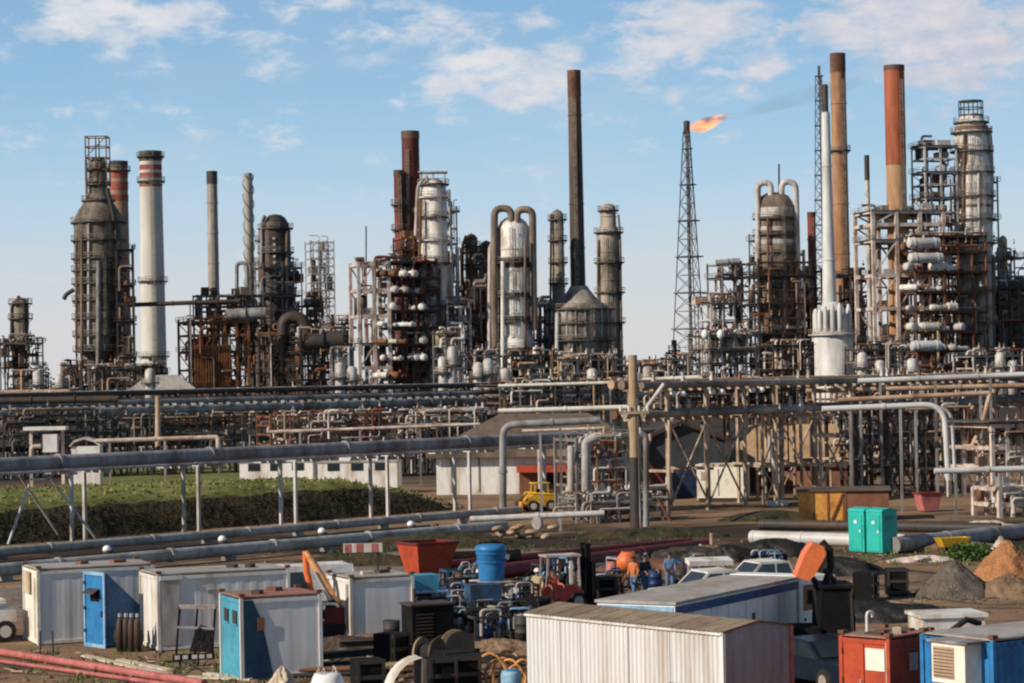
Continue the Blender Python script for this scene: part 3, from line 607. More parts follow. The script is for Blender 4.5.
# ================================================================ MIDDLE GROUND: trestles, racks, bank, sheds
RZA = .8325; DA = Vector((math.cos(RZA), math.sin(RZA), 0)); NA = Vector((-DA.y, DA.x, 0)); PA = Vector((-29,136,0))
def tA(px, off=0.0, py=500, p0=PA):
    k = (uv(px,py)[0]-512)/F; p = p0+NA*off; return (k*p.y-p.x)/(DA.x-DA.y*k)
def rack(name,label,p0,L,wd,posts,levels,pipes,mat,pw=.3,brace=(),cat='pipe rack',x0=-12,rz=RZA,alt=False):
    t = thing(name,label,cat,p0,rz); zt = levels[-1]
    for i,x in enumerate(posts):
        for y in (((0,),(wd,))[i%2] if alt else (0,wd)): MB().bar((x,y,0),(x,y,zt),pw).build('post',mat,t)
        for z in levels: MB().bar((x,-.5,z),(x,wd+.5,z),pw*.9).build('cross_beam',mat,t)
    for xa_,xb_,y,z0,z1 in brace: MB().bar((xa_,y,z0),(xb_,y,z1),pw*.6).build('brace',mat,t)
    for y,z,r,m in pipes:
        q = MB().tube([(x0,y,z),(L,y,z)],r,12); x = 4
        while x < L: q.cyl((x-.1,y,z),(x+.1,y,z),r*1.22,None,12); x += 9.3+r*5
        q.build('pipe',m,t)
    return t
LA = tA(655)
pa = [tA(p) for p in (72,105,184,219,281,316,371,408,455,490,545,560,600,625)]
T = rack('pipe_trestle','long elevated grey pipeline on slender posts crossing above the grassy bank',PA,LA,1.9,pa,[4.15],
  [(.1,4.8,.43,m_grey),(.95,4.62,.28,m_lgrey),(1.7,4.6,.26,m_grey),(-.55,4.35,.09,m_lgrey)],m_lgrey,.19,alt=True,
  brace=[(tA(50),tA(95),0,4.0,.3),(tA(8),tA(30),0,.3,3.6),(tA(30),tA(48),0,3.9,3.9),(tA(40),tA(78),1.9,4.1,.5)])
def ground_pipe(label,off,z,r,mat,px0,px1,sleepers=True,p0=PA):
    a, b = tA(px0,off,540,p0), tA(px1,off,540,p0); o = p0+NA*off+DA*a
    t = thing('ground_pipeline',label,'pipeline',(o.x,o.y,0),RZA); L = b-a
    x = 2; q = MB().tube([(0,0,z),(L,0,z)],r,14)
    while x < L:
        if sleepers: MB().bx((x-.15,-r*1.3,0),(x+.15,r*1.3,z-r*.8)).build('sleeper',m_grey,t)
        q.cyl((x+3,0,z),(x+3.2,0,z),r*1.2,None,14); x += 7
    q.build('pipe',mat,t); return t
ground_pipe('grey ground pipeline running along the feet of the elevated trestle',-8.5,.62,.25,m_pgrey,-30,520)
ground_pipe('nearer wide grey ground pipeline with small flood lamps beside it',-18,.55,.32,m_pgrey,-30,505)
ground_pipe('thin dark ground pipe between the two grey ground pipelines',-13,.4,.16,m_dark,-30,430)
lg = ('white flood lamp on a short post by the ground pipeline','flood lamps along the ground pipeline')
lp = None
for i,(px,py) in enumerate(((107.5,549),(222.5,539),(322,531),(411,524))):
    o = PA+NA*-16.6+DA*tA(px,-16.6,py); z = W(px,py,o.y).z
    lab = 'white flood lamp on the ground pipeline '+('above the cream cabin and blue hut','above the long grey container','left of the pink-white board','left of the red skip')[i]
    if lp is None:
        lp = thing('flood_lamp',lab,'lamp',(o.x,o.y,0),0,lg[1]); MB().cyl((0,0,0),(0,0,z-.3),.06,None,6).build('post',m_dark,lp)
        h = MB().ell((0,0,z),(.22,.2,.2),12,8).build('lamp_head',m_lamp,lp); MB().lathe([(.0,z-.42),(.2,z-.4),(.27,z-.14),(.24,z-.06)],(.05,.03,0),12).build('housing',m_dark,h); MB().bx((-.1,-.28,z-.62),(.14,.1,z-.43)).build('bracket',m_dark,h)
    else: c = dup(lp,(o.x,o.y,z-W(107.5,549,lp.location.y).z),None,lab)
# ---- grassy bank
def hn(x,y,s=1.0): return math.sin(x*.7*s+1.3)*math.cos(y*.9*s+.4)*.5+math.sin(x*1.9*s+y*1.3*s)*.3+math.sin(x*3.7*s-y*2.9*s)*.2
L0, L1 = -34, tA(438,6)
vs, fs = [], []; prof = [(3.4,0.0),(4.0,.5),(4.9,1.25),(5.7,1.85),(6.6,2.2),(8,2.35)]
nx = 110
def bank_pt(i,j):
    x = L0+(L1-L0)*i/nx; e = min(1,(nx-i)/12.)**.5; wdt = 56*(1-i/nx)+4
    if j < len(prof): y, z = prof[j]
    else: f = (j-len(prof)+1)/6; y = 8+wdt*f; z = 2.35 if f < .75 else 2.35*(1-f)/.25
    z = max(0, z*e+(hn(x,y*1.4)*.22 if z > .1 else 0)); y += hn(x*1.3,z*2+3)*.35*(0<j<8)
    return (x,y,z if z>0 else -.02)
nj = len(prof)+6
for i in range(nx+1):
    for j in range(nj): vs.append(bank_pt(i,j))
fa, fb = [], []
for i in range(nx):
    for j in range(nj-1):
        (fa if j < 3 else fb).append((i*nj+j,(i+1)*nj+j,(i+1)*nj+j+1,i*nj+j+1))
b = MB(); b.add(vs,fa+fb,True); b = b.build('bank_terrain',m_bank); b.location = PA; b.rotation_euler = (0,0,RZA); b.data.materials.append(m_turf)
for k in range(len(fa),len(fa)+len(fb)): b.data.polygons[k].material_index = 1
tag(b,'earth bank with green turf on top and a dark cut face','bank',None,'structure')
def bank_z(x,y):
    i = int((x-L0)/(L1-L0)*nx); i = max(0,min(nx-1,i)); best = 0
    for j in range(nj-1):
        p, q = bank_pt(i,j), bank_pt(i,j+1)
        if p[1] <= y <= q[1]: best = p[2]+(q[2]-p[2])*(y-p[1])/max(.01,q[1]-p[1])
    return best
g = MB()
for k in range(9000):
    x = R.uniform(L0,L1-.5); wdt = 56*(1-(x-L0)/(L1-L0))+4; y = R.uniform(6.2,8+wdt*.8); z = bank_z(x,y)-.05
    if z < .3: continue
    h = R.uniform(.07,.22)*(1.7 if R.random()<.08 else 1); a = R.uniform(0,pi); w_ = R.uniform(.05,.16)
    lx, ly = R.uniform(-.15,.15), R.uniform(-.15,.15)
    g.add([(x-w_*math.cos(a),y-w_*math.sin(a),z),(x+w_*math.cos(a),y+w_*math.sin(a),z),(x+lx,y+ly,z+h)],[(0,1,2)])
g = g.build('grass',m_blade); g.location = PA; g.rotation_euler = (0,0,RZA); tag(g,'rough green grass growing over the top of the bank','grass',None,'stuff')
g = MB()
for k in range(8000):
    x = R.uniform(L0,L1); y = R.uniform(3.2,5.5); z = bank_z(x,y)
    if hn(x*.5,y*.3) < -.15 and R.random() < .7: continue
    z += R.uniform(0,.3); a, e = R.uniform(0,2*pi), R.uniform(-1,1); r = R.uniform(.04,.12)
    u = Vector((math.cos(a),math.sin(a),e)).normalized(); v = u.cross(Vector((R.random(),R.random(),1))).normalized(); c = Vector((x,y-.15,z))
    g.add([c-u*r,c+v*r*.6,c+u*r,c-v*r*.6],[(0,1,2,3)])
g = g.build('undergrowth',m_leaf); g.location = PA; g.rotation_euler = (0,0,RZA); tag(g,'dark scrubby undergrowth covering the cut face of the bank','undergrowth',None,'stuff')
# ---- second rack across the foot of the plant
PB = Vector((-62,272,0)); LB = tA(668,0,400,PB)
pb = [tA(p,0,420,PB) for p in range(-14,660,27)]
rack('pipe_rack','long dark pipe rack with many parallel lines crossing below the plant',PB,LB,5,pb,[3.2,5.4,6.6],
 [(.2,5.95,.52,m_grey),(1.4,5.8,.3,m_grey),(2.5,5.85,.36,m_grey),(3.8,5.8,.3,m_brown),(.3,3.6,.3,m_dark),(2,3.6,.26,m_tan),(3.2,3.6,.3,m_grey),(.8,7.0,.3,m_grey),(2.6,7.05,.4,m_dark),(4.2,7.0,.25,m_lgrey)],m_grey,.34,
 brace=[(pb[i],pb[i+1],0,.5,5.2) for i in range(1,20,4)])
PB2 = Vector((-68,300,0)); LB2 = tA(668,0,400,PB2)
rack('pipe_rack','farther pipe rack of brown lines close behind the long dark rack',PB2,LB2,4,[tA(p,0,420,PB2) for p in range(-14,660,48)],[4.6,7.6],
 [(.2,5.0,.4,m_brown),(1.6,5.0,.3,m_dark),(3,5.0,.3,m_tan),(.4,8.0,.35,m_dark),(1.8,8.0,.3,m_rust),(3.2,8.1,.3,m_lgrey)],m_dark,.4)
PB3 = Vector((-52,236,0)); LB3 = tA(500,0,400,PB3)
rack('pipe_rack','low pipe rack of grey and pinkish lines in front of the long dark rack',PB3,LB3,3,[tA(p,0,420,PB3) for p in range(-10,490,34)],[1.2,2.6],
 [(.2,3.0,.3,m_dark),(1.2,2.95,.2,m_lgrey),(2.4,3.0,.28,m_brown),(.2,1.5,.24,m_grey),(1.4,1.5,.24,m_pink),(2.4,1.5,.2,m_tan)],m_grey,.26)
px_pipe('fat dark header pipe at the far left under the plant',[(-12,401),(118,399)],262,3.6,m_dark,sup=[(10,401),(60,400),(100,399)])
px_pipe('pale slim pipe at the far left above the fat dark header',[(-12,392),(70,391)],330,1.8,m_tan,sup=[(10,392),(50,391)])
px_pipe('tan upright stub post with a capped head left of the furnace house',[(158,446),(158,396)],205,2.6,m_tan,name='stub_post',cat='post')
px_pipe('pale cranked pipe crossing the grass and dropping at its right end',[(96,441),(214,437),(218,437),(219,458)],200,2.2,m_pink,sup=[(110,441),(165,439)])
t = thing('valve_platform','small pale table-like valve platform behind the elevated pipeline at left','platform',(W(48,455,205).x,205,0))
z1 = W(48,430,205).z; z0 = 0
for x in (-1.4,1.3): MB().bar((x,0,0),(x,0,z1),.25).build('leg',m_pink,t)
MB().bx((-1.9,-.8,z1),(1.7,.8,z1+.3)).build('deck',m_cwhite,t); MB().bx((-.3,-.5,W(48,452,205).z),(.9,.5,W(48,434,205).z)).build('cabinet',m_cgrey,t)
MB().tube(rnd([(-1.3,-.4,2),(-1.3,-.4,W(48,446,205).z),(-.5,-.4,W(48,446,205).z)],.4),.2,8).build('pipe',m_white,t)
t = thing('curved_roof_kiosk','small white kiosk with a curved pale roof behind the elevated pipeline','kiosk',(W(84,455,205).x,205,0))
zz_ = W(84,446,205).z; MB().bx((-.9,-.8,0),(1.5,.8,zz_)).build('wall',m_cwhite,t)
MB().prism([(-1.1,zz_),(-.7,zz_+.5),(.2,zz_+.8),(1.2,zz_+.5),(1.7,zz_),(1.5,zz_),(1.05,zz_+.35),(.2,zz_+.6),(-.6,zz_+.35),(-.95,zz_)],-1,1).build('roof',m_pink,t)
frame('valve_manifold','pinkish manifold of stacked lines and valves behind the white trailers',252,392,413,222,5,9,[416,425,434,444],m_rust,deck=(),vp=34,hp=30,pm=[m_pink,m_lgrey,m_brown,m_tan,m_white,m_red],valves=26,cw=.2,brace=1,cat='pipe manifold',rail=False)
frame('valve_manifold','crowded manifold of pale pipes between the bank end and the brown-roofed hall',386,486,411,232,5,7,[414,424,434,444],m_dark,deck=(),vp=32,hp=28,pm=[m_pink,m_lgrey,m_white,m_tan,m_rust],valves=24,cw=.2,brace=1,cat='pipe manifold',rail=False)
frame('valve_manifold','dark manifold of pipes behind the cranked pale pipe at left',96,256,416,240,5,9,[419,430,440],m_dark,deck=(),vp=26,hp=26,pm=[m_dark,m_grey,m_brown,m_dark,m_tan],valves=16,cw=.2,brace=1,cat='pipe manifold',rail=False)
frame('valve_manifold','dark shadowy pipework at the far left behind the valve platform',-14,100,412,236,5,7,[416,426,436],m_dark,deck=(),vp=22,hp=24,pm=[m_dark,m_grey,m_dark,m_brown],valves=12,cw=.2,brace=1,cat='pipe manifold',rail=False)
frame('valve_manifold','rusty and cream pipework in front of the stack furnace above the hall roof',480,640,382,330,8,7,[386,394,402,410],m_brown,deck=(0,),vp=36,hp=34,pm=[m_tan,m_cream,m_rust,m_dark,m_pink],valves=24,cw=.24,brace=1,cat='pipe manifold',rail=False)
frame('valve_manifold','tan and rust pipework below the equipment deck and the flare tower',640,820,380,320,8,7,[384,392,400,408],m_dark,deck=(0,),vp=36,hp=34,pm=[m_tan,m_brown,m_rust,m_dark,m_pink],valves=24,cw=.24,brace=1,cat='pipe manifold',rail=False)
frame('valve_manifold','pale and tan pipework under the wide drum rack at right',815,1034,378,310,8,8,[382,390,398,408],m_rust,deck=(0,),vp=40,hp=40,pm=[m_tan,m_lgrey,m_rust,m_white,m_pink],valves=30,cw=.24,brace=1,cat='pipe manifold',rail=False)
px_pipe('cream pipe lying across the top of the brown-roofed hall pipework',[(498,386),(632,382)],300,1.7,m_cream,sup=[(520,386),(610,383)])
px_pipe('cream pipe ending in a downturned elbow right of the utility pole',[(642,380),(702,377),(703,386)],240,2.1,m_cream,sup=[(660,380)])
# ---- trailers and buildings
def flatbox(name,label,cat,loc,rz,L,Wd,h,wall,roof,end=None,z0=.25,over=.08,group=None):
    t = thing(name,label,cat,loc,rz,group)
    for y in (0,Wd): MB().add([(0,y,z0),(L,y,z0),(L,y,h),(0,y,h)],[(0,1,2,3)]).build('side_wall',wall,t)
    for x in (0,L): MB().add([(x,0,z0),(x,Wd,z0),(x,Wd,h),(x,0,h)],[(0,1,2,3)]).build('end_wall',end or wall,t)
    MB().bx((-over,-over,h+.003),(L+over,Wd+over,h+.11)).build('roof',roof,t)
    MB().bx((.1,.1,0),(L-.1,Wd-.1,z0)).build('skid_base',m_dark,t)
    return t
for a,b_,D,lab in ((240,314,197,'left white site trailer showing above the bank'),(318,398,194,'right white site trailer with small roof boxes showing above the bank')):
    xa, xb = W(a,478,D).x, W(b_,478,D).x; t = flatbox('site_trailer',lab,'trailer',(xa,D,0),-.1,(xb-xa),2.6,W(a,463,D).z,m_cwhite,m_groof,None,.5)
    L = xb-xa
    for x in (.25,.6): MB().bx((L*x,.8,W(a,463,D).z+.112),(L*x+.9,1.6,W(a,463,D).z+.6)).build('roof_unit',m_cgrey,t)
    for x in (.2,.5,.8): MB().bx((L*x-.5,-.03,1.9),(L*x+.5,-.002,2.5)).build('window',m_glass,t)
t = gable('long_hall','long hall with a brown hipped roof, white wall and orange fascia in mid distance',(W(437,500,190).x,190,0),-.1,16.2,11,W(440,452,190).z,W(560,413,195).z,m_cwhite,m_broof,.7,4.5,m_brown)
MB().bx((6.6,-.25,0),(16,-.003,W(560,470,190).z)).build('lower_wall',m_rust,t); MB().bx((6.5,-1.2,W(560,471,190).z+.003),(16.4,-.2,W(560,464,190).z)).build('canopy',m_redp,t)
for x in (1.2,3.4,5.4): MB().bx((x-.06,-.06,.2),(x+.06,-.003,3.2)).build('wall_batten',m_grey,t)
for x,w_ in ((8,1.5),(11,1.2),(13.5,1.5)): MB().bx((x,-.3,.4),(x+w_,-.255,2.3)).build('door',m_black,t)
m_slate = M('dark slate sheeting',(.045,.05,.06),(.03,.035,.045),.5,.3,.7)
def gable_end(name,label,x0,x1,D,depth,he,hr,wall,roof,rz=0.0):
    t = thing(name,label,'building',(x0,D,0),rz); w_ = x1-x0
    q = MB(); q.prism([(0,0),(w_,0),(w_,he),(w_/2,hr-.15),(0,he)],0,depth); q.build('wall',wall,t)
    q = MB(); o=.5
    q.prism([(-o,he-.25),(w_/2,hr),(w_+o,he-.25),(w_+o,he),(w_/2,hr+.28),(-o,he)],-.5,depth+.5); q.build('roof',roof,t); return t
t = gable_end('dark_warehouse','dark slate warehouse with a dark red gable roof behind the utility pole',W(640,505,178).x,W(726,505,178).x,178,14,W(690,440,178).z,W(690,424,178).z,m_slate,M('dark red roof',(.055,.035,.034),None,.4,.5,.8))
MB().bx((2.9,-.06,.0),(4.8,-.003,2.4)).build('door',M('deep blue door',(.012,.025,.07),None,.4,.8,.6),t); MB().bx((.3,-.05,.0),(1.8,-.003,2.4)).build('door',m_red,t)
t = gable('tan_roofed_shed','shed with a tan sheet roof and grey gable end behind the trestle legs',(W(729,500,186).x,188,0),-.36,9.6,7.5,W(760,466,186).z,W(760,426,186).z,m_rust,m_troof,.6,1.6)
q = MB(); q.add([(9.63,0,0),(9.63,7.5,0),(9.63,7.5,W(760,466,186).z),(9.63,3.75,W(760,430,186).z),(9.63,0,W(760,466,186).z)],[(0,1,2,3,4)]); q.build('gable_wall',m_slate,t)
xa = W(697,500,172).x; t = flatbox('cream_trailer','cream boxy trailer on a skid beside the trestle legs','trailer',(xa,172,0),-.22,3.5,2.4,2.6,m_cream,m_cream,None,.3)
MB().bx((.3,-.05,1.6),(.9,-.003,2.2)).build('vent',m_lgrey,t); MB().bx((1.5,-.05,.5),(1.56,-.003,2.4)).build('seam',m_lgrey,t)
# ochre shed
p = G(846,521); t = thing('ochre_shed','low ochre-fronted shed under a flat brown roof behind the turquoise cabins','shed',(p.x,p.y,0),-.12)
MB().bx((-2.9,0,0),(0,3.4,1.85)).build('front_wall',m_ochre,t); MB().bx((.003,.05,0),(2.6,3.35,1.85)).build('side_wall',m_rust,t); MB().bx((-3.0,-.15,1.853),(2.75,3.5,1.98)).build('roof',m_broof,t)
for x in (-2.0,-1.1,-.15): MB().bx((x-.06,-.05,0),(x+.06,-.003,1.8)).build('wall_batten',m_rust,t)
MB().bar((-.9,-.06,.1),(-.2,-.06,1.7),.1).build('brace',m_rust,t)
p = G(931,512); t = thing('pink_skip','small faded pink skip under the right pipe racks','skip',(p.x,p.y,0),.3)
MB().add([(-.5,0,.1),(.5,0,.1),(.75,0,1.2),(-.75,0,1.2),(-.5,1,.1),(.5,1,.1),(.75,1,1.2),(-.75,1,1.2)],[(0,1,2,3),(5,4,7,6),(0,3,7,4),(1,5,6,2),(0,4,5,1)]).build('tub',m_pinkp,t)
q = MB()
for a,c in (((-.78,-.03),(.78,-.03)),((.78,-.03),(.78,1.03)),((.78,1.03),(-.78,1.03)),((-.78,1.03),(-.78,-.03))): q.bar((*a,1.22),(*c,1.22),.09)
q.build('rim',m_red,t)
# ---- rack C (right)
PC = Vector((W(652,520,158).x,158,0)); LC = tA(1050,0,420,PC)
pc = [tA(p,0,470,PC) for p in (668,707,745,775,815,852,890,925,958,995)]
m_tpost = M('pale rusty post steel',(.40,.31,.235),(.20,.125,.08),.5,.6,.6)
T = rack('pipe_trestle','tall braced pipe trestle with two decks of pipes across the right half',PC,LC,3.2,pc,[2.8,6.2,8.2],
 [(.1,6.58,.24,m_gbrown),(.9,6.6,.26,m_brown),(1.7,6.62,.3,m_gbrown),(2.6,6.6,.3,m_rust),(.2,8.5,.24,m_gbrown),(1.0,8.5,.2,m_tan),(1.9,8.55,.3,m_brown),(2.8,8.6,.3,m_tan)],m_tpost,.2,x0=-.6)
for i in range(len(pc)-1):
    if i % 3 == 1:
        for y in (0,3.2):
            MB().bar((pc[i],y,.2),(pc[i+1],y,6.0),.1).build('brace',m_tpost,T); MB().bar((pc[i+1],y,.2),(pc[i],y,6.0),.1).build('brace',m_tpost,T)
for k in range(26):
    x = R.uniform(1,LC-2); y = R.choice((-.3,.5,1.2)); z = R.choice((6.95,8.8)); v = MB().cyl((x,y,z),(x,y,z+.5),.09,None,6)
    v.cyl((x,y,z+.5),(x,y,z+.55),.16,None,8); v.box((x,y,z+.1),(.22,.2,.26)); v.build('valve',R.choice([m_lgrey,m_pink,m_white,m_rust]),T)
fg = 'flood lamp pairs on the right trestle'; f0 = None
for px,py in ((678,396),(717,394),(757,392)):
    D = PC.y+DA.y*tA(px,0,420,PC); p = W(px,py,D)
    lab = 'twin pale floodlights on the trestle, '+{678:'nearest the utility pole',717:'middle of the three pairs',757:'closest to the silver furnace'}[px]
    if f0 is None:
        f0 = thing('twin_floodlight',lab,'floodlight',(p.x,D,p.z-.6),0,fg); MB().cyl((0,0,-.4),(0,0,.7),.06,None,6).build('post',m_grey,f0)
        for x in (-.32,.32): MB().ell((x,-.05,.75),(.24,.2,.2),8,6).build('lamp_head',m_lamp,f0)
    else: dup(f0,(p.x,D,p.z-.6),None,lab)
px_pipe('bright white pipe along the right trestle with twin drops at its end',[(822,409),(944,404),(948,480)],156,2.9,m_silver,sup=[(850,408),(900,406)])
px_pipe('pale thin pipe running under the bright white pipe and dropping beside it',[(905,409),(951,407),(955,482)],157,1.7,m_lgrey)
px_pipe('long white pipe highest on the right racks',[(858,381),(1036,374)],175,2.7,m_silver,sup=[(880,380),(935,378),(990,376)])
px_pipe('long tan pipe just under the highest white pipe',[(806,391),(1036,385)],178,2.4,m_tan,sup=[(820,391),(870,389),(920,387),(980,386)])
px_pipe('tan pipe with a bent end below the other tan pipe',[(838,400),(986,393),(990,393),(982,424),(972,446)],172,2.3,m_tan,sup=[(860,399),(915,396)])
frame('trestle_frame','dense dark trestle frame full of upright pipes behind the bright white pipe',822,968,408,176,7,7,[414,436,466],m_dark,deck=(),vp=44,hp=22,pm=[m_lgrey,m_tan,m_brown,m_pink,m_dark,m_white],valves=34,cw=.24,brace=2,cat='trestle frame',rail=False)
frame('trestle_frame','pale rusty trestle frame farther behind the dense dark one',800,1000,404,205,7,8,[410,430,450],m_rust,deck=(),vp=46,hp=30,pm=[m_cream,m_tan,m_lgrey,m_pink,m_white],valves=34,cw=.24,brace=2,cat='trestle frame',rail=False)
frame('trestle_frame','trestle frame with a pinkish top beam at the right edge',962,1040,424,168,6,3,[426,448,468],m_pink,deck=(0,),vp=18,hp=12,pm=[m_dark,m_tan,m_lgrey,m_brown],valves=12,cw=.26,brace=1,cat='trestle frame',rail=False)
frame('trestle_frame','short braced trestle under the long white pipe at right edge',982,1040,488,148,3,3,[489,505],m_pink,deck=(),vp=4,hp=6,pm=[m_lgrey,m_tan],cw=.26,brace=2,cat='trestle frame',rail=False)
px_pipe('thick white low pipe entering from the right edge above the short trestle',[(934,471),(1040,468)],147,3.0,m_silver,sup=[(955,471),(1000,470),(1030,469)])
frame('trestle_frame','rusty braced trestle legs in front of the tan-roofed shed',742,822,412,168,4,3,[416,466],m_tpost,deck=(),vp=5,hp=2,pm=[m_lgrey,m_tan,m_rust,m_lgrey],valves=8,cw=.18,brace=2,cat='trestle frame',rail=False)
for px,lab in ((707,'pale slim post with a concrete foot left of the cream trailer front'),(777,'pale slim post with a concrete foot before the tan-roofed shed')):
    p = G(px,500 if px==707 else 505); t = thing('pipe_support','%s'%lab,'support post',(p.x,p.y,0)); z = W(px,419,p.y).z
    MB().cyl((0,0,.3),(0,0,z),.13,None,8).build('post',m_tan,t); MB().bx((-.7,-.5,0),(.7,.5,.3)).build('footing',m_pink,t)
# ---- utility pole & centre trestle end
p = G(636,531); t = thing('utility_pole','tall weathered wooden utility pole standing in the middle of the pipework','utility pole',(p.x,p.y,0))
z = W(635,355,p.y).z; MB().cyl((0,0,0),(0,0,z),.34,.26,12).build('pole',m_wood,t); MB().bar((-.9,-.34,z-3.4),(.9,-.34,z-3.4),.16).build('cross_arm',m_wood,t)
q = MB()
for x in (-.8,-.3,.3,.8): q.cyl((x,-.34,z-3.3),(x,-.34,z-3.0),.07,None,6)
q.build('insulator',m_white,t); MB().cyl((.25,-.3,.2),(.22,-.28,z*.75),.05,None,6).build('conduit',m_grey,t); MB().cyl((0,0,0),(0,0,z*.42),.36,.33,12).build('dark_base',m_dark,t)
px_pipe('thick grey upright pipe beside the wooden utility pole',[(646,530),(646,436),(640,433)],146,3.0,m_grey,bend=.5)
px_pipe('sloping pale strut pipe leaning against the right trestle',[(642,414),(664,384)],150,2.0,m_lgrey,name='strut_pipe')
px_pipe('grey hooped pipe rising and bending over in front of the hall',[(503,518),(503,425),(600,420)],158,3.6,m_grey,sup=[(560,422)],bend=.8)
px_pipe('pale pipe below the hooped grey pipe in front of the hall',[(522,431),(604,428)],162,1.6,m_pink,sup=[(540,431),(590,429)])
frame('pipe_manifold','cluster of silver and rusty upright pipes left of the utility pole',556,640,437,160,4,5,[440,462,486],m_grey,deck=(),vp=30,hp=16,pm=[m_lgrey,m_tan,m_rust,m_grey,m_orust,m_silver],valves=22,cw=.2,brace=1,cat='pipe manifold',rail=False)
frame('pipe_manifold','low tangle of silver fittings and pipes at the foot of the wooden pole',560,664,494,150,3,6,[498,512],m_grey,deck=(),vp=24,hp=22,pm=[m_lgrey,m_silver,m_grey,m_rust,m_pink],valves=26,cw=.14,brace=1,cat='pipe manifold',rail=False)
px_pipe('pale grey low pipe leading left from the tangle of silver fittings',[(470,519),(604,513)],143,3.0,m_lgrey,sup=[(500,518),(560,515)])
px_pipe('braced slim post with a rusty strut right of the utility pole',[(669,526),(669,420)],152,1.7,m_tan,name='pipe_support',cat='support post')
px_pipe('short rusty strut leaning against the braced slim post',[(657,497),(674,528)],151,1.3,m_rust,name='strut_pipe')
# yellow loader
def wheel(parent,c,r,w,axis='y',rim=None):
    c = Vector(c); d = Vector((0,1,0)) if axis=='y' else Vector((1,0,0))
    t_ = MB().tube([c-d*w/2,c-d*w*.42,c+d*w*.42,c+d*w/2],[r*.9,r,r,r*.9],18); o = t_.build('wheel',m_tyre,parent)
    MB().cyl(c-d*(w/2+.012),c+d*(w/2+.012),r*.55,None,14).build('rim',rim or m_lgrey,o); return o
p = G(540,511); t = thing('skid_loader','yellow skid loader parked before the hall','loader',(p.x,p.y,0),.25)
MB().prism([(-1.1,.35),(1.0,.35),(1.15,.9),(.9,1.25),(-.5,1.25),(-1.2,.9)],-.65,.65).build('body',m_yell,t)
q = MB()
for x,y in ((-.5,-.6),(-.5,.6),(.5,-.6),(.5,.6)): q.bar((x,y,1.2),(x*.9,y,2.0),.09)
q.bx((-.6,-.68,2.0),(.6,.68,2.08)); q.build('cab_frame',m_yell,t)
MB().bx((-.35,-.3,1.253),(.1,.3,1.6)).build('seat',m_black,t)
for x in (-.7,.65):
    for y in (-.75,.75): wheel(t,(x,y,.42),.42,.3)
a_ = MB()
for y in (-.6,.6): a_.tube([(.9,y,1.2),(-.9,y,1.35),(-1.5,y,.55)],.09,6)
t.scale = (.95,.95,.95); a_.build('lift_arm',m_yell,t); MB().prism([(-1.5,.15),(-2.1,.12),(-2.15,.2),(-1.7,.3),(-1.6,.75),(-1.48,.75)],-.9,.9).build('bucket',m_ochre,t)
# beige sack heap beside hooped pipe
bg = 'beige sacks heaped by the pale low pipe'; s0 = None
for i in range(13):
    p = W(492+R.uniform(0,62),518,138)
    if s0 is None: s0 = tag(MB().ell((0,0,0),(.42,.26,.15),12,7).build('sack',m_tan),'beige sack in the heap by the pale low pipe','sack',bg); o = s0
    else: o = s0.copy(); C.objects.link(o)
    o.location = (p.x,137+R.uniform(0,1.4),.13+.25*(i%3)); o.rotation_euler = (0,R.uniform(-.2,.2),R.uniform(0,3))
# far trees
def tree(label,x,D,h,w,kind,group=None):
    t = thing('conifer_tree' if kind else 'broadleaf_tree',label,'tree',(x,D,0),0,group)
    MB().cyl((0,0,0),(0,0,h*.95),w*.09,.05,8).build('trunk',m_trunk,t); q = MB()
    for i in range(420):
        f = R.random(); z = h*(.18+.8*f); r = w*.5*((1-f)**.8+.06) if kind else w*.5*math.sqrt(max(.05,1-(2*f-1)**2))
        if kind and (f*9)%1 > .62: continue
        a = R.uniform(0,2*pi); rr_ = r*math.sqrt(R.random()); c = Vector((rr_*math.cos(a),rr_*math.sin(a),z)); k = R.uniform(.25,.6)*w*.13
        u = Vector((R.uniform(-1,1),R.uniform(-1,1),R.uniform(-.5,.5))).normalized(); v = u.orthogonal().normalized()
        q.add([c-u*k,c+v*k*.6,c+u*k,c-v*k*.6],[(0,1,2,3)])
    q.build('crown',m_farlf,t)
for px,lab in ((46,'left of two dark conifers on the horizon beyond the tanks'),(64.5,'right of two dark conifers on the horizon beyond the tanks')):
    D = 860; tree(lab,W(px,372,D).x,D,W(px,360,D).z,7.5,1)
q = MB()
for k in range(5200):
    a = R.uniform(-.28,.28); D = R.uniform(1000,1150); h = (6+4*hn(a*60,3))*R.random(); c = Vector((a*D,D,h)); r = R.uniform(.9,2.2)
    u = Vector((R.uniform(-1,1),R.uniform(-1,1),R.uniform(-1,1))).normalized(); v = u.orthogonal().normalized(); q.add([c-u*r,c+v*r*.7,c+u*r,c-v*r*.7],[(0,1,2,3)])
tag(q.build('treeline',m_farlf),'hazy low line of trees along the horizon','trees',None,'stuff')

px_pipe('left of two fat silver upright pipes in front of the hall',[(571,524),(571,446)],157,3.6,m_lgrey,name='upright_pipe')
px_pipe('right of two fat silver upright pipes in front of the hall',[(586,527),(586,441),(596,437)],155,4.6,m_pgrey,name='upright_pipe',bend=.6)
px_pipe('long pinkish pipe crossing below the rack at left centre',[(268,432),(480,424)],208,1.5,m_pink,sup=[(300,431),(360,429),(420,427)])
px_pipe('cream fascia-like pipe run along the top of the hall roof',[(498,411),(632,407)],210,2.4,m_cream,sup=[(520,410),(580,409)])
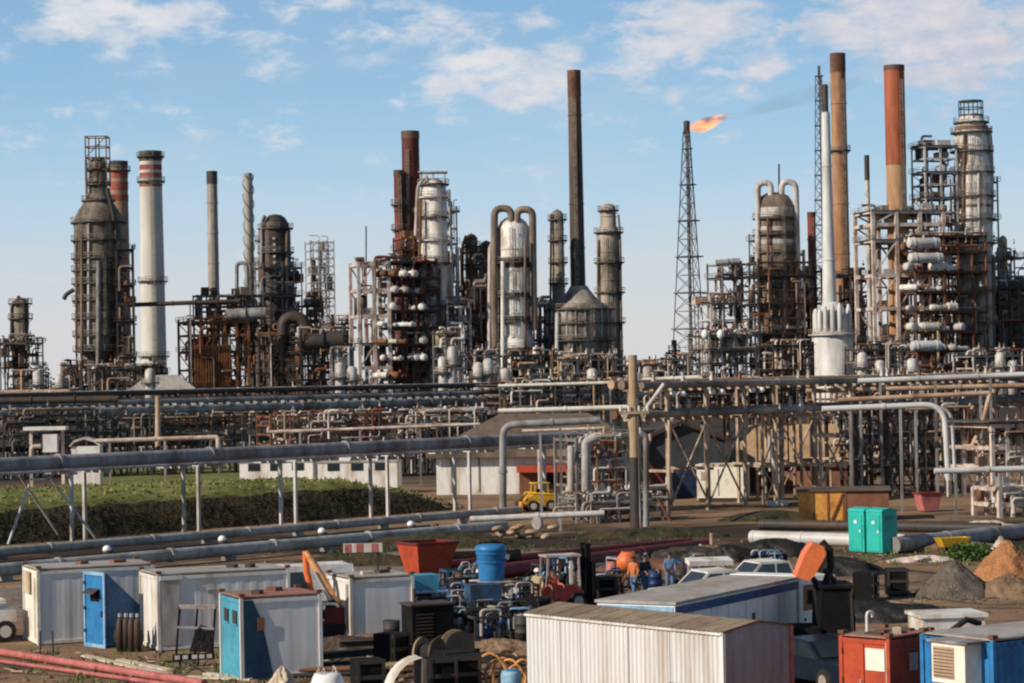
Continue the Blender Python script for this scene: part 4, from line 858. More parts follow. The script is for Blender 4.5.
# ================================================================ THE YARD
def container(name,label,cat,loc,rz,L,Wd,h,side,end,roof,pitch=.28,d=.035,post=None,z0=.14):
    t = thing(name,label,cat,loc,rz); post = post or side
    MB().corr((.06,0),(L-.06,0),z0,h-.08,pitch,d).build('side_wall',side,t); MB().corr((L-.06,Wd),(.06,Wd),z0,h-.08,pitch,d).build('side_wall',side,t)
    MB().corr((0,Wd-.06),(0,.06),z0,h-.08,pitch,d).build('end_wall',end,t); MB().corr((L,.06),(L,Wd-.06),z0,h-.08,pitch,d).build('end_wall',end,t)
    MB().bx((-.01,-.01,h-.03),(L+.01,Wd+.01,h+.02)).build('roof',roof,t)
    for x in (0,L):
        for y in (0,Wd): MB().bx((x-.055,y-.055,0),(x+.055,y+.055,h-.034)).build('corner_post',post,t)
    for z in (z0-.04,h-.13):
        for y in (-.045,Wd-.005): MB().bx((.06,y,z-.06),(L-.06,y+.05,z+.06)).build('rail',post if y < 0 else side,t)
        for x in (-.045,L-.005): MB().bx((x,.06,z-.06),(x+.05,Wd-.06,z+.06)).build('rail',end if x < 0 else side,t)
    for x in (.02,L-.02):
        for y in (.02,Wd-.02): MB().bx((x-.09,y-.09,h+.021),(x+.09,y+.09,h+.11)).build('corner_casting',m_rust,t)
    rr = random.Random(int(L*100+h*10)); q = MB()
    for k in range(2):
        x, y = rr.uniform(.2,.8)*L, rr.uniform(.3,.7)*Wd; MB().box((x,y,h+.08),(rr.uniform(.2,.6),rr.uniform(.15,.4),.12),rr.uniform(0,1)).build('roof_clutter',rr.choice([m_plank,m_rust,m_dark]),t)
    return t
# -- cream cabin (far left)
p = G(40,645); t = container('site_cabin','long cabin with cream end and grey side at the far left of the yard','cabin',(p.x,p.y,0),.4,4.2,2.44,2.72,m_cgrey,m_cream,m_groof,.62,.006,m_cream)
MB().bx((-.09,1.15,1.75),(-.05,1.85,2.55)).build('window',m_tan,t); MB().bx((-.075,.35,.2),(-.046,.4,2.4)).build('door_edge',m_plank,t)
# -- blue hut, cast shadow built into the side's slope and deep blue
p = G(107,648); t = thing('blue_hut','bright blue hut with shadow-shaped dark side and small hooded window, beside the cream cabin','hut',(p.x,p.y,0),.72)
hh, L, Wd = 2.66, 1.75, 1.4
MB().bx((-.0,.06,.1),(.06,Wd-.06,hh-.06)).build('front_wall',m_bluep,t)
q = MB(); q.prism([(.06,.05),(L,.05),(L,hh*.42),(.1,hh-.05),(.06,hh-.05)],.02,Wd-.02); q.build('side_wall',M('deep blue shaded side',(.012,.075,.20),(.01,.05,.14),.4,.9,.5),t)
q = MB(); q.bx((-.05,0,0),(.0,.09,hh)); q.bx((-.05,Wd-.09,0),(.0,Wd,hh)); q.bx((-.05,.09,hh-.12),(.0,Wd-.09,hh)); q.bx((-.05,.09,0),(.0,Wd-.09,.12)); q.build('door_frame',m_lblue,t)
w_ = MB().bx((-.03,.42,1.62),(-.001,.98,2.05)).build('window',m_black,t); MB().add([(-.03,.36,2.08),(-.03,1.02,2.08),(-.36,1.06,1.92),(-.36,.3,1.9)],[(0,1,2,3)]).build('hood',m_dark,w_)
MB().bx((-.04,.2,1.1),(-.001,.27,1.3)).build('handle',m_black,t)
for z in (.5,1.3,2.2): MB().bx((-.07,Wd-.12,z),(-.051,Wd-.02,z+.12)).build('hinge',m_dark,t)
# -- long grey container
p = G(160,651); t = container('grey_container','long grey-sided container with white end trim behind the leaning window frame','container',(p.x,p.y,0),.4,4.7,2.44,2.66,m_cgrey,m_cwhite,m_groof,.52,.007,m_cwhite)
MB().bx((.1,-.06,.2),(.75,-.03,2.5)).build('door',m_lgrey,t); MB().bx((.05,-.09,2.46),(.85,-.03,2.6)).build('lintel',m_cwhite,t); MB().bx((1.75,-.06,1.9),(2.15,-.03,2.05)).build('vent',m_grey,t)
# -- teal cabin with white side
p = G(243,681); t = container('teal_cabin','teal-ended cabin with grey-white side and rusty red roof','cabin',(p.x,p.y,0),.4,2.56,2.25,2.6,m_cgrey,m_teal,m_rroof,.9,.005,m_cgrey)
for y in (.42,1.35): 
    w_ = MB().bx((-.05,y,1.75),(-.03,y+.42,2.15)).build('window',m_dark,t); MB().bx((-.062,y-.05,1.70),(-.051,y+.47,1.745)).build('sill',m_teal,w_)
q = MB(); q.add([(.06,-.055,.05),(1.0,-.055,.05),(.82,-.05,1.0),(.62,-.05,1.9),(.36,-.05,2.5),(.06,-.05,2.5)],[(0,1,2,3,4,5)]); q.build('shadow_wedge',m_shadow,t)  # navy wedge paints a diagonal cast shadow onto the pale side
MB().bx((.5,-.075,1.55),(.72,-.057,1.95)).build('socket_box',m_rust,t)
# -- white box body
p = G(352,639); t = container('white_box','plain white box body with bright end behind the orange boom','container',(p.x,p.y,0),.4,2.35,2.5,2.2,m_cgrey,m_cwhite,m_groof,1.2,.005,m_cwhite)
MB().bx((-.03,.25,.3),(-.012,.5,1.95)).build('door_edge',m_grey,t)
# -- leaning window frame
p = G(196,666); t = thing('window_frame','dark two-pane steel frame propped up beside the teal cabin with black cloth draped on it','frame',(p.x,p.y,0),.25)
q = MB(); q.bar((-.62,0,.35),(-.45,.25,1.95),.07); q.bar((.55,0,.3),(.72,.25,1.9),.07); q.bar((-.03,0,.33),(.13,.25,1.93),.07); q.bar((-.62,0,.35),(.55,0,.3),.09); q.build('frame',m_black,t)
MB().bar((-.45,.25,1.95),(.72,.25,1.9),.12).build('top_rail',m_plank,t); MB().bar((-.55,.12,1.3),(.63,.12,1.2),.08).build('mid_rail',m_lgrey,t)
MB().add([(-.2,-.05,.5),(.55,-.05,.45),(.68,.1,1.2),(.2,.1,1.35),(-.0,.02,1.1)],[(0,1,2,3,4)]).build('cloth',m_tarp,t)
MB().bx((-.75,-.1,.22),(.62,-.06,.44)).build('base_board',m_black,t)
q = MB()
for x in (-.68,-.42,-.12,.12,.36): q.bx((x,-.115,.27),(x+.17,-.103,.4))
q.build('white_mark',m_cwhite,t)
q = MB()
for x in (-.5,.1): q.bar((x,0,0),(x,.05,.4),.06)
q.build('leg',m_black,t)
# -- pipes and planks front left
def tube_thing(name,label,cat,P,r,mat,group=None,n=10):
    P = [Vector(p) for p in P]; b = P[0].copy(); b.z = 0; t = thing(name,label,cat,b,0,group); MB().tube([p-b for p in P],r,n).build('pipe',mat,t); return t
a, b = G(-30,651), G(205,688); tube_thing('red_pipe','faded red pipe lying on the ground in the front left corner','pipe',[(a.x,a.y,.16),(b.x,b.y,.16)],.13,m_pinkp)
a, b = G(-30,659), G(190,690); tube_thing('red_pipe','second thinner faded red pipe lying just in front of the first','pipe',[(a.x,a.y,.1),(b.x,b.y,.1)],.07,m_pinkp)
pg = 'loose pale planks on the front left ground'
for px0,py0,px1,py1,lab in ((85,657,168,676,'long pale plank lying left of the propped window frame'),(120,661,172,672,'short pale plank beside the long one near the red pipe'),(188,678,252,681,'wide whitish board lying in front of the teal cabin'),(206,675,240,679,'narrow whitish board behind the wide one before the teal cabin')):
    a, b = G(px0,py0), G(px1,py1); c = (a+b)/2; ang = math.atan2(b.y-a.y,b.x-a.x)
    o = MB().box((0,0,0),((b-a).length,.24,.06)).build('plank',m_plank,None); o.location = (c.x,c.y,.07); o.rotation_euler = (.05,0,ang); tag(o,lab,'plank',pg)
# -- trailer at left edge
p = G(8,642); t = thing('flat_trailer','white trailer cut off by the left edge with one dark wheel showing','trailer',(p.x,p.y,0),.4)
MB().bx((-4,0,.75),(.35,2.2,1.15)).build('bed',m_cwhite,t); MB().bx((-4,.1,1.4),(.0,2.1,1.55)).build('top_rail',m_cwhite,t); wheel(t,(-.05,.1,.4),.4,.26); wheel(t,(-1.1,.1,.4),.4,.26)
for px in (41.5,54):
    p = G(px,662); t = tube_thing('marker_post','thin dark marker post in front of the cream cabin, '+('left' if px<50 else 'right')+' one','post',[(p.x,p.y,0),(p.x,p.y,1.05)],.03,m_dark)
# -- white van behind teal cabin & blue sheet
def vehicle(name,label,cat,loc,rz,kind,paint,glassm=None,s=1.0):
    t = thing(name,label,cat,loc,rz); g_ = m_glass
    if kind == 'pickup':
        prof = [(-2.5,.45),(2.5,.45),(2.55,.85),(2.45,1.05),(1.25,1.15),(.65,1.72),(-.55,1.75),(-.8,1.1),(-2.5,1.1)]; gl = [(1.12,1.17),(.62,1.66),(.1,1.67),(.1,1.17)]; gl2 = [(.02,1.17),(.02,1.67),(-.48,1.68),(-.68,1.17)]; hw = .88
    elif kind == 'van':
        prof = [(-2.4,.4),(2.3,.4),(2.4,.9),(2.15,1.15),(1.45,1.95),(1.2,2.05),(-2.35,2.08),(-2.45,1.2)]; gl = [(1.95,1.22),(1.45,1.82),(.75,1.85),(.75,1.22)]; gl2 = [(.6,1.22),(.6,1.85),(-.6,1.86),(-.6,1.22)]; hw = .92
    else:
        prof = [(-2.1,.35),(2.1,.35),(2.15,.7),(1.95,.85),(1.0,.95),(.35,1.42),(-.95,1.45),(-1.75,.98),(-2.1,.92)]; gl = [(.85,.97),(.3,1.36),(-.15,1.37),(-.15,.97)]; gl2 = [(-.22,.97),(-.22,1.37),(-.9,1.38),(-1.45,1.0)]; hw = .82
    b_ = MB(); n = len(prof); tw = lambda z: hw*(1-.14*max(0,(z-1.0))) 
    vs = [(x,-tw(z),z) for x,z in prof]+[(x,tw(z),z) for x,z in prof]
    b_.add(vs,[tuple(range(n)),tuple(range(2*n-1,n-1,-1))]+[(i,(i+1)%n,n+(i+1)%n,n+i) for i in range(n)]); bo = b_.build('body',paint,t)
    m_ = bo.modifiers.new('soft edges','BEVEL'); m_.width = .025; m_.segments = 2; m_.limit_method = 'ANGLE'
    for sgn in (-1,1):
        for gg in (gl,gl2): MB().add([(x,sgn*(tw(z)+.008),z) for x,z in gg],[tuple(range(4))]).build('side_window',g_,t)
    xs_ = {'pickup':(1.25,1.15,.65,1.72),'van':(2.15,1.15,1.45,1.95),'car':(1.0,.95,.35,1.42)}[kind]
    f = lambda k: (xs_[0]+(xs_[2]-xs_[0])*k, xs_[1]+(xs_[3]-xs_[1])*k)
    (xa_,za_),(xb_,zb_) = f(.08),f(.9)
    MB().add([(xa_+.02,-hw*.86,za_+.02),(xa_+.02,hw*.86,za_+.02),(xb_+.02,hw*.78,zb_+.02),(xb_+.02,-hw*.78,zb_+.02)],[(0,1,2,3)]).build('windscreen',g_,t)
    xr_ = prof[0][0]; MB().bx((prof[1][0]-.05,-hw*.95,.42),(prof[1][0]+.12,hw*.95,.62)).build('bumper',m_dark,t)
    for y in (-hw*.72,hw*.72): MB().bx((prof[2][0]-.1,y-.16,.68),(prof[2][0]+.03,y+.16,.84)).build('headlight',m_lamp,t)
    for x in (xr_+.85,prof[1][0]-.85):
        for y in (-hw+.05,hw-.05): wheel(t,(x,y,.36),.36,.24)
    return t
p = G(290,618); vehicle('white_van','white van with dark windows parked behind the teal cabin','van',(p.x,p.y,0),pi+.3,'van',m_cwhite)
p = W(291,573,98); t = thing('blue_sheet_stand','dark blue sheet roof on posts above the white van','shelter',(p.x,98,0),.3)
z = W(291,569,98).z
MB().add([(-.6,-.5,z-.25),(.75,-.5,z-.25),(.6,.9,z+.15),(-.45,.9,z+.15)],[(0,1,2,3)]).build('sheet',m_dblue,t)
for x in (-.5,.6):
    for y in (-.4,.8): MB().bar((x,y,0),(x,y,z-.3+(y>0)*.4),.06).build('post',m_grey,t)
# -- mini excavator with orange boom
p = G(334,636); t = thing('mini_excavator','mini excavator with folded orange boom reaching up beside the white box','excavator',(p.x,p.y,0),0)
D = p.y
def L_(px,py,y=0): w = W(px,py,D); return Vector((w.x-p.x,y,w.z))
MB().bx((-1.0,-.55,.05),(.7,-.2,.5)).build('track',m_tyre,t); MB().bx((-1.0,.4,.05),(.7,.75,.5)).build('track',m_tyre,t)
MB().prism([(-.3,.5),(.6,.5),(.7,.9),(.5,1.1),(-.25,1.1)],-.5,.7).build('body',m_dred,t)
q = MB(); q.tube(rnd([L_(321,603,-.45),L_(320,632,-.45),L_(337,630,-.45),L_(340,602,-.45),(L_(321,603,-.45))],.25,4),.055,6); q.tube(rnd([L_(321,603,.45),L_(320,632,.45),L_(337,630,.45),L_(340,602,.45),(L_(321,603,.45))],.25,4),.055,6); q.build('cab_frame',m_cwhite,t)
MB().bx((-.25,-.3,.75),(.2,.3,1.15)).build('seat',m_black,t)
q = MB(); q.tube([L_(338,606),L_(327,586),L_(311,559),L_(306,551)],[.13,.16,.14,.08],6); q.build('boom',m_boom,t)
q = MB(); q.tube([L_(305,551,.05),L_(307,572,.05),L_(313,596,.05)],[.09,.13,.10],6); q.build('stick',m_orange,t)
MB().tube([L_(331,600,-.18),L_(315,571,-.18)],.05,6).build('hydraulic_ram',m_lgrey,t)
MB().prism([(L_(306,592).x,L_(306,592).z),(L_(316,592).x,L_(316,592).z),(L_(318,604).x,L_(318,606).z),(L_(308,608).x,L_(308,608).z)],-.28,.28).build('bucket',m_rust,t)
MB().cyl(L_(333,604,-.3),L_(333,604,.3),.2,None,10).build('pivot',m_dark,t)
# -- pink-white board
p = W(363,552,112); t = thing('hazard_board','low pink and white board standing left of the red skip','board',(p.x,112,0),.1); z = W(363,543,112).z
MB().bx((-.9,-.04,z-.42),(.9,.04,z)).build('panel',m_cwhite,t)
q = MB()
for x in (-.85,-.3,.4): q.bx((x,-.052,z-.4),(x+.32,-.042,z-.02))
q.build('red_mark',m_pinkp,t)
for x in (-.7,.7): MB().bar((x,.1,0),(x,.1,z-.1),.08).build('leg',m_dark,t)
# -- red skip
p = G(428,590); t = thing('red_skip','red orange hopper skip with sloping sides standing behind the blue pump skids','skip',(p.x,p.y,0),.55)
zt_, zb_ = W(428,542,p.y).z, W(428,573,p.y).z
a1, a2, d_ = .75, 1.02, 1.9
MB().add([(-a1,-.6,zb_),(a1,-.6,zb_),(a2,-.95,zt_),(-a2,-.95,zt_),(-a1,.6,zb_),(a1,.6,zb_),(a2,.95,zt_),(-a2,.95,zt_)],[(0,1,2,3),(5,4,7,6),(0,3,7,4),(1,5,6,2),(0,4,5,1)]).build('tub',m_redp,t)
q = MB()
for a,c in (((-a2,-.97),(a2,-.97)),((a2,-.97),(a2,.97)),((a2,.97),(-a2,.97)),((-a2,.97),(-a2,-.97))): q.bar((*a,zt_),(*c,zt_),.1)
q.build('rim',m_dred,t)
for x in (-.6,.6):
    for y in (-.5,.5): MB().bar((x,y,0),(x,y,zb_),.1).build('leg',m_dark,t)
# -- blue water tank on stand
p = G(492,610); t = thing('water_tank','blue plastic water tank raised on a grey legged stand','tank',(p.x,p.y,0),.2); D = p.y
z0, z1 = W(492,580,D).z, W(492,545,D).z; r = 15/(F/D)
MB().lathe([(0,z0),(r*.8,z0),(r*.86,z0+.1),(r*.9,z0+.5),(r*.98,z1-.25),(r*1.06,z1-.2),(r*1.06,z1-.06),(r*.8,z1+.03),(0,z1+.08)],(0,0,0),26).build('tank_body',m_bluep,t)
q = MB(); ring(q,r*.94,z0+.75,.03,26); ring(q,r*.97,z0+1.1,.03,26); q.build('hoop',m_bluep,t)
for a,c in ((-.55,-.5),(.6,-.5),(-.5,.55),(.55,.55)): MB().bar((a*1.25,c*1.25,0),(a,c,z0),.09).build('leg',m_lgrey,t)
q = MB(); q.bar((-.6,-.55,z0-.05),(.65,-.55,z0-.05),.08); q.bar((-.65,-.58,z0*.55),(.7,-.58,z0*.55),.07); q.bx((-.7,-.7,z0-.045),(.7,.7,z0-.003)); q.build('stand_top',m_lgrey,t)
MB().cyl((r*.9,-.2,z0+.95),(r*1.15,-.25,z0+.9),.12,None,8).build('outlet',m_lamp,t)
# -- blue pump skids
def skid(label,px,py,rz,L,h,pm,rnd_seed,tankm=None,group=None):
    rr = random.Random(rnd_seed); p = G(px,py); t = thing('pump_skid',label,'pump skid',(p.x,p.y,0),rz,group)
    q = MB()
    for x in (0,L):
        for y in (0,1.1): q.bar((x,y,0),(x,y,h),.07)
    for z in (.12,h):
        for y in (0,1.1): q.bar((0,y,z),(L,y,z),.08)
        for x in (0,L): q.bar((x,0,z),(x,1.1,z),.08)
    q.build('frame',pm,t)
    MB().cyl((.3,.5,.55),(L*.6,.5,.55),.3,None,12).build('motor',rr.choice([m_skblue,m_dblue,m_dark]),t)
    MB().ell((L*.75,.5,.55),(.3,.35,.38),12,8).build('pump_casing',rr.choice([m_skblue,m_grey,m_dark]),t)
    if tankm: MB().bx((.1,.15,h+.045),(L*.8,1.0,h+.6)).build('tank',tankm,t)
    for i in range(11):
        x = rr.uniform(.1,L-.2); z = rr.uniform(.8,h+.3); x2 = min(L,x+rr.uniform(.3,.8)); y = rr.uniform(-.15,.9)
        MB().tube(rnd([(x,y,.4),(x,y,z),(x2,y,z),(x2,y,z-rr.uniform(.3,.7))],.14,4),rr.choice((.03,.045,.06)),7).build('pipe',rr.choice([m_lgrey,m_grey,m_skblue,m_lblue,m_dark,m_dark,m_black]),t)
    for i in range(3):
        x, y, z = rr.uniform(.1,L), rr.uniform(-.1,.3), rr.uniform(.6,h+.1); ring_ = MB().ell((x,y,z),(.13,.08,.13),10,6); ring_.build('valve',rr.choice([m_lgrey,m_lamp,m_grey,m_skblue,m_dblue]),t)
    return t
skid('pump skid with a light blue box tank on top beside the white box body',410,632,.35,1.5,1.45,m_lblue,1,m_teal)
skid('dark blue pump skid with white hooped pipes left of the water tank',440,624,.3,1.7,1.35,m_dblue,5)
skid('blue pump skid standing below the blue water tank',470,632,.3,1.6,1.1,m_skblue,9,m_skblue)
skid('dark pump skid with pale fittings right of the water tank stand',500,627,.25,1.5,1.5,m_dark,13)
skid('mid blue pump skid farther back behind the others near the red skip',448,600,.3,1.8,1.2,m_skblue,17)
skid('black pump skid with grey pipes closest to the corrugated container',506,640,.2,1.2,1.0,m_black,23)
# -- forklift
p = G(566,609); t = thing('forklift','dark forklift with a pale overhead guard and upright black mast','forklift',(p.x,p.y,0),.3); D = p.y
MB().prism([(-1.1,.35),(.6,.35),(.6,.75),(.2,1.0),(-.9,1.05),(-1.15,.8)],-.5,.5).build('body',m_dred,t)
q = MB(); q.bx((-.95,-.5,2.12),(.5,.5,2.2)); q.build('guard_roof',m_lgrey,t)
for x,y in ((-.85,-.45),(-.85,.45),(.4,-.45),(.4,.45)): MB().bar((x*1.1,y,.95),(x,y,2.12),.07).build('guard_post',m_lgrey,t)
m__ = MB(); 
for y in (-.3,.3): m__.bx((.75,y-.07,.15),(.95,y+.07,2.6))
for z in (.5,1.4,2.4): m__.bx((.78,-.23,z),(.92,.23,z+.12))
m__.build('mast',m_black,t); MB().bx((1.0,-.5,.3),(1.1,.5,1.9)).build('carriage',m_black,t)
for y in (-.3,.3): MB().bx((1.1,y-.06,.15),(2.1,y+.06,.21)).build('fork',m_black,t)
for x,r in ((-.75,.3),(.35,.36)):
    for y in (-.48,.48): wheel(t,(x,y,r),r,.2)
MB().bx((-.6,-.3,1.0),(-.1,.3,1.2)).build('seat',m_black,t); MB().bx((.02,-.5,1.05),(.14,-.44,1.95)).build('grab_rail',m_cream,t)
# -- foreground corrugated container with gable roof
t = thing('corrugated_store','large off-white corrugated store with dusty pitched roof and maroon end wall in the foreground','container',(5.27,61.8,0),.687)
Ww, Ll, hh = 2.5, 7.9, 2.6
MB().corr((0,Ll),(0,0),.1,hh,.17,.032).build('long_wall',m_shed,t); MB().corr((Ww,0),(Ww,Ll),.1,hh,.30,.03).build('long_wall',m_shed,t)
q = MB(); q.add([(0,-.0,.1),(Ww,0,.1),(Ww,0,hh),(Ww/2,0,hh+.2),(0,0,hh)],[(0,1,2,3,4)]); q = q.build('end_wall',m_endr,t); MB().corr((.06,-.004),(Ww-.06,-.004),.1,hh-.05,.36,.02).build('cladding',m_endr,q)
q = MB(); q.add([(0,Ll,.1),(Ww,Ll,.1),(Ww,Ll,hh),(Ww/2,Ll,hh+.2),(0,Ll,hh)],[(0,1,2,3,4)]); q.build('end_wall',m_shed,t)
q = MB(); o = .06
for k in range(20):
    y0 = -o+(Ll+2*o)*k/20; y1 = -o+(Ll+2*o)*(k+1)/20; dz = .008*(k%2)
    q.add([(-o,y0,hh+.01+dz),(Ww/2,y0,hh+.22+dz),(Ww/2,y1,hh+.22+dz),(-o,y1,hh+.01+dz)],[(0,1,2,3)]); q.add([(Ww+o,y0,hh+.01+dz),(Ww/2,y0,hh+.22+dz),(Ww/2,y1,hh+.22+dz),(Ww+o,y1,hh+.01+dz)],[(0,1,2,3)])
q.build('roof',m_shedr,t)
MB().bx((-.05,-.05,0),(.05,.05,hh)).build('corner_post',m_cwhite,t); MB().bx((Ww-.06,-.05,0),(Ww+.05,.05,hh)).build('corner_post',m_pinkp,t)
q = MB(); q.bar((-.04,-.03,hh+.0),(Ww/2,-.05,hh+.2),.05); q.bar((Ww/2,-.05,hh+.2),(Ww+.04,-.03,hh),.05); q.build('barge_board',m_rust,t)
q = MB(); q.bx((-.12,.75,.55),(-.068,1.95,1.16)); q.build('window',m_black,t)
for k,y in enumerate((1.95,3.6,5.55,6.4)): MB().bx((-.044,y,.15),(-.036,y+.02,hh-.1)).build('seam',m_grey,t)
MB().bx((-.09,-.02,hh-.07),(-.04,Ll,hh-.01)).build('eave_trim',m_cwhite,t)
# -- long white box truck
t = thing('box_truck','long white box truck with a blue stripe under its flat roof and windowed cab','truck',(4.5,68.6,0),1.047)
Lo, Wo, ho = 8.85, 2.5, 2.68; zb = .85; m_ofw = M('truck white panel',(.84,.84,.83),(.70,.66,.60),.38,.9,.45,streak=.3,fine=.05)
q = MB(); q.add([(0,0,zb),(Lo,0,zb),(Lo,0,ho),(0,0,ho)],[(0,1,2,3)]); q.build('side_wall',m_ofw,t); q = MB(); q.add([(0,Wo,zb),(Lo,Wo,zb),(Lo,Wo,ho),(0,Wo,ho)],[(0,1,2,3)]); q.build('side_wall',m_ofw,t)
for x in (0,Lo): MB().add([(x,0,zb),(x,Wo,zb),(x,Wo,ho),(x,0,ho)],[(0,1,2,3)]).build('end_wall',m_ofw,t)
MB().add([(0,0,zb),(Lo,0,zb),(Lo,Wo,zb),(0,Wo,zb)],[(0,1,2,3)]).build('underside',m_dark,t)
MB().bx((-.06,-.06,ho+.003),(Lo+.06,Wo+.06,ho+.08)).build('roof',m_groof,t)
m_str = M('stripe blue',(.03,.075,.22),None,.4,1,.5); MB().bx((.02,-.03,ho-.3),(Lo,-.004,ho-.06)).build('stripe',m_str,t); MB().bx((-.03,.05,ho-.3),(-.004,Wo-.05,ho-.06)).build('stripe',m_lblue,t)
q = MB()
for x in (1.2,2.4,3.6,4.85,6.1,7.3): q.bx((x,-.012,zb+.02),(x+.025,-.003,ho-.31))
q.build('panel_seam',m_lgrey,t)
for x in (.04,Lo-.1): MB().bx((x,-.028,zb),(x+.06,-.005,ho-.31)).build('corner_strip',m_lgrey,t)
for y in (.55,1.9): MB().cyl((-.04,y,zb+.05),(-.04,y,ho-.34),.03,None,8).build('lock_rod',m_lgrey,t)
MB().bx((5.3,-.06,1.75),(5.42,-.013,1.95)).build('marker_lamp',m_rust,t); MB().bx((.1,.7,.5),(Lo+1.4,1.8,.84)).build('chassis',m_dark,t)
cb = MB(); cb.prism([(Lo+.12,.7),(Lo+1.75,.7),(Lo+1.82,1.5),(Lo+1.55,2.6),(Lo+.9,2.78),(Lo+.12,2.78)],.02,Wo-.02); cb = cb.build('cab',m_ofw,t)
md = cb.modifiers.new('soft edges','BEVEL'); md.width = .06; md.segments = 2; md.limit_method = 'ANGLE'
MB().add([(Lo+.45,.008,1.62),(Lo+1.5,.008,1.62),(Lo+1.32,.008,2.42),(Lo+.45,.008,2.45)],[(0,1,2,3)]).build('side_window',m_glass,cb); MB().add([(Lo+1.83,.2,1.62),(Lo+1.83,Wo-.2,1.62),(Lo+1.6,Wo-.25,2.5),(Lo+1.6,.25,2.5)],[(0,1,2,3)]).build('windscreen',m_glass,cb)
MB().cyl((Lo+.55,-.02,1.35),(Lo+.55,.012,1.35),.05,None,8).build('door_handle',m_black,cb); MB().bar((Lo+1.5,-.22,1.75),(Lo+1.5,-.22,2.2),.12,.2).build('mirror',m_black,cb)
for x in (1.5,2.7,Lo+.95):
    for y in (.2,Wo-.2): wheel(t,(x,y,.48),.48,.34)
q = MB(); q.bx((4.2,.12,.42),(7.2,.3,.84)); q.build('side_locker',m_dark,t)
# -- pickups behind the office
p = W(716,590,92); t = vehicle('white_pickup','white pickup with a dark windscreen parked behind the box truck, left one','pickup',(p.x,92,0),pi+.35,'pickup',m_cwhite)
p = W(768,588,96); t = vehicle('white_pickup','white pickup parked behind the box truck, nearer the orange bucket','pickup',(p.x,96,0),pi+.35,'pickup',m_cwhite)
p = W(709,575,100); t = thing('white_table_board','white flat board raised on trestle legs behind the pickups','board',(p.x,100,0),.15); z = W(709,561,100).z
MB().box((0,0,z),(1.85,.9,.2),0,Matrix.Rotation(.12,3,'X')).build('panel',m_cwhite,t)
for x in (-.8,.8):
    for y in (-.3,.3): MB().bar((x*1.1,y,0),(x,y,z-.1),.08).build('leg',m_lgrey,t)
# -- loader with raised orange bucket
D = 74.5; p = Vector((W(833,640,D).x,D,0)); t = thing('loader','black loader with a raised orange bucket beside the box truck cab','loader',p,0)
MB().prism([(-.5,.5),(.55,.5),(.58,1.5),(.5,2.55),(-.42,2.6),(-.5,1.5)],-.8,1.3).build('body',m_black,t)
MB().bx((-1.35,-1.1,.45),(-.52,.6,1.42)).build('side_hopper',m_black,t); MB().bar((.5,-.84,.6),(.45,-.84,2.5),.07).build('grab_rail',m_dark,t); MB().bx((-.5,-.9,2.603),(.58,1.2,2.68)).build('roof',m_black,t)
for y in (-.5,.9):
    for x in (-.68,.72): wheel(t,(x,y,.55),.55,.34,'x')
MB().bx((-.4,-1.2,.6),(.45,-.81,1.2)).build('bonnet',m_black,t)
q = MB()
for x in (-.6,.0): q.tube([(x+.3,.9,1.5),(x+.1,.2,2.75),(x-.25,-.2,3.1)],.09,6)
q.build('lift_arm',m_dark,t)
B_ = lambda px,py: ((W(px,py,D).x-p.x),W(px,py,D).z)
MB().prism([B_(793,575),B_(806,579),B_(812,573),B_(823,553),B_(821,545),B_(810,541),B_(802,552),B_(797,565)],-.65,.35).build('bucket',m_orange,t)
q = MB(); q.tube([(B_(821,541)[0],-.1,B_(821,541)[1]),(B_(829,550)[0],-.1,B_(829,550)[1]),(B_(830,566)[0],-.1,B_(830,566)[1]),(B_(824,584)[0],-.1,B_(824,584)[1])],.11,8); q.build('hydraulic_hose',m_tyre,t)
# -- dark car in the gap
p = W(816,690,70); vehicle('dark_car','dark blue car in the gap between corrugated store and orange cabin','car',(p.x+.3,70.5,0),-pi/2+.45,'car',M('near black car paint',(.012,.018,.032),None,.3,1,.25,spec=.5))
# -- red-orange cabin
p = W(888,642,61.5); t = container('orange_cabin','red orange steel cabin with a white notice, beside the blue container','cabin',(p.x,61.5,0),.785,1.85,1.5,2.42,m_redp,m_redp,m_rroof,1.0,.012,m_redp)
MB().bx((-.04,.12,1.55),(-.02,.72,2.12)).build('notice_board',m_cream,t); MB().bx((.85,-.045,1.5),(1.2,-.02,1.95)).build('vent',m_pink,t); MB().bx((-.05,.0,.2),(-.02,.07,2.3)).build('edge_strip',m_cream,t)
d_ = MB().bx((-.045,.78,.25),(-.022,1.42,2.25)).build('door',m_redp,t); MB().bx((-.075,.84,1.15),(-.046,.9,1.3)).build('handle',m_lgrey,d_)
for z in (.5,1.25,2.0): MB().cyl((-.06,1.44,z-.08),(-.06,1.44,z+.08),.03,None,6).build('hinge',m_dark,t)
MB().tube(rnd([(.3,.9,2.45),(.3,.9,3.0),(.55,.9,3.0),(.55,.9,2.85)],.12,4),.04,7).build('roof_vent_pipe',m_cwhite,t)
for x in (.2,.9,1.5): MB().bx((x,.4,2.443),(x+.2,.9,2.5)).build('roof_bracket',m_dark,t)
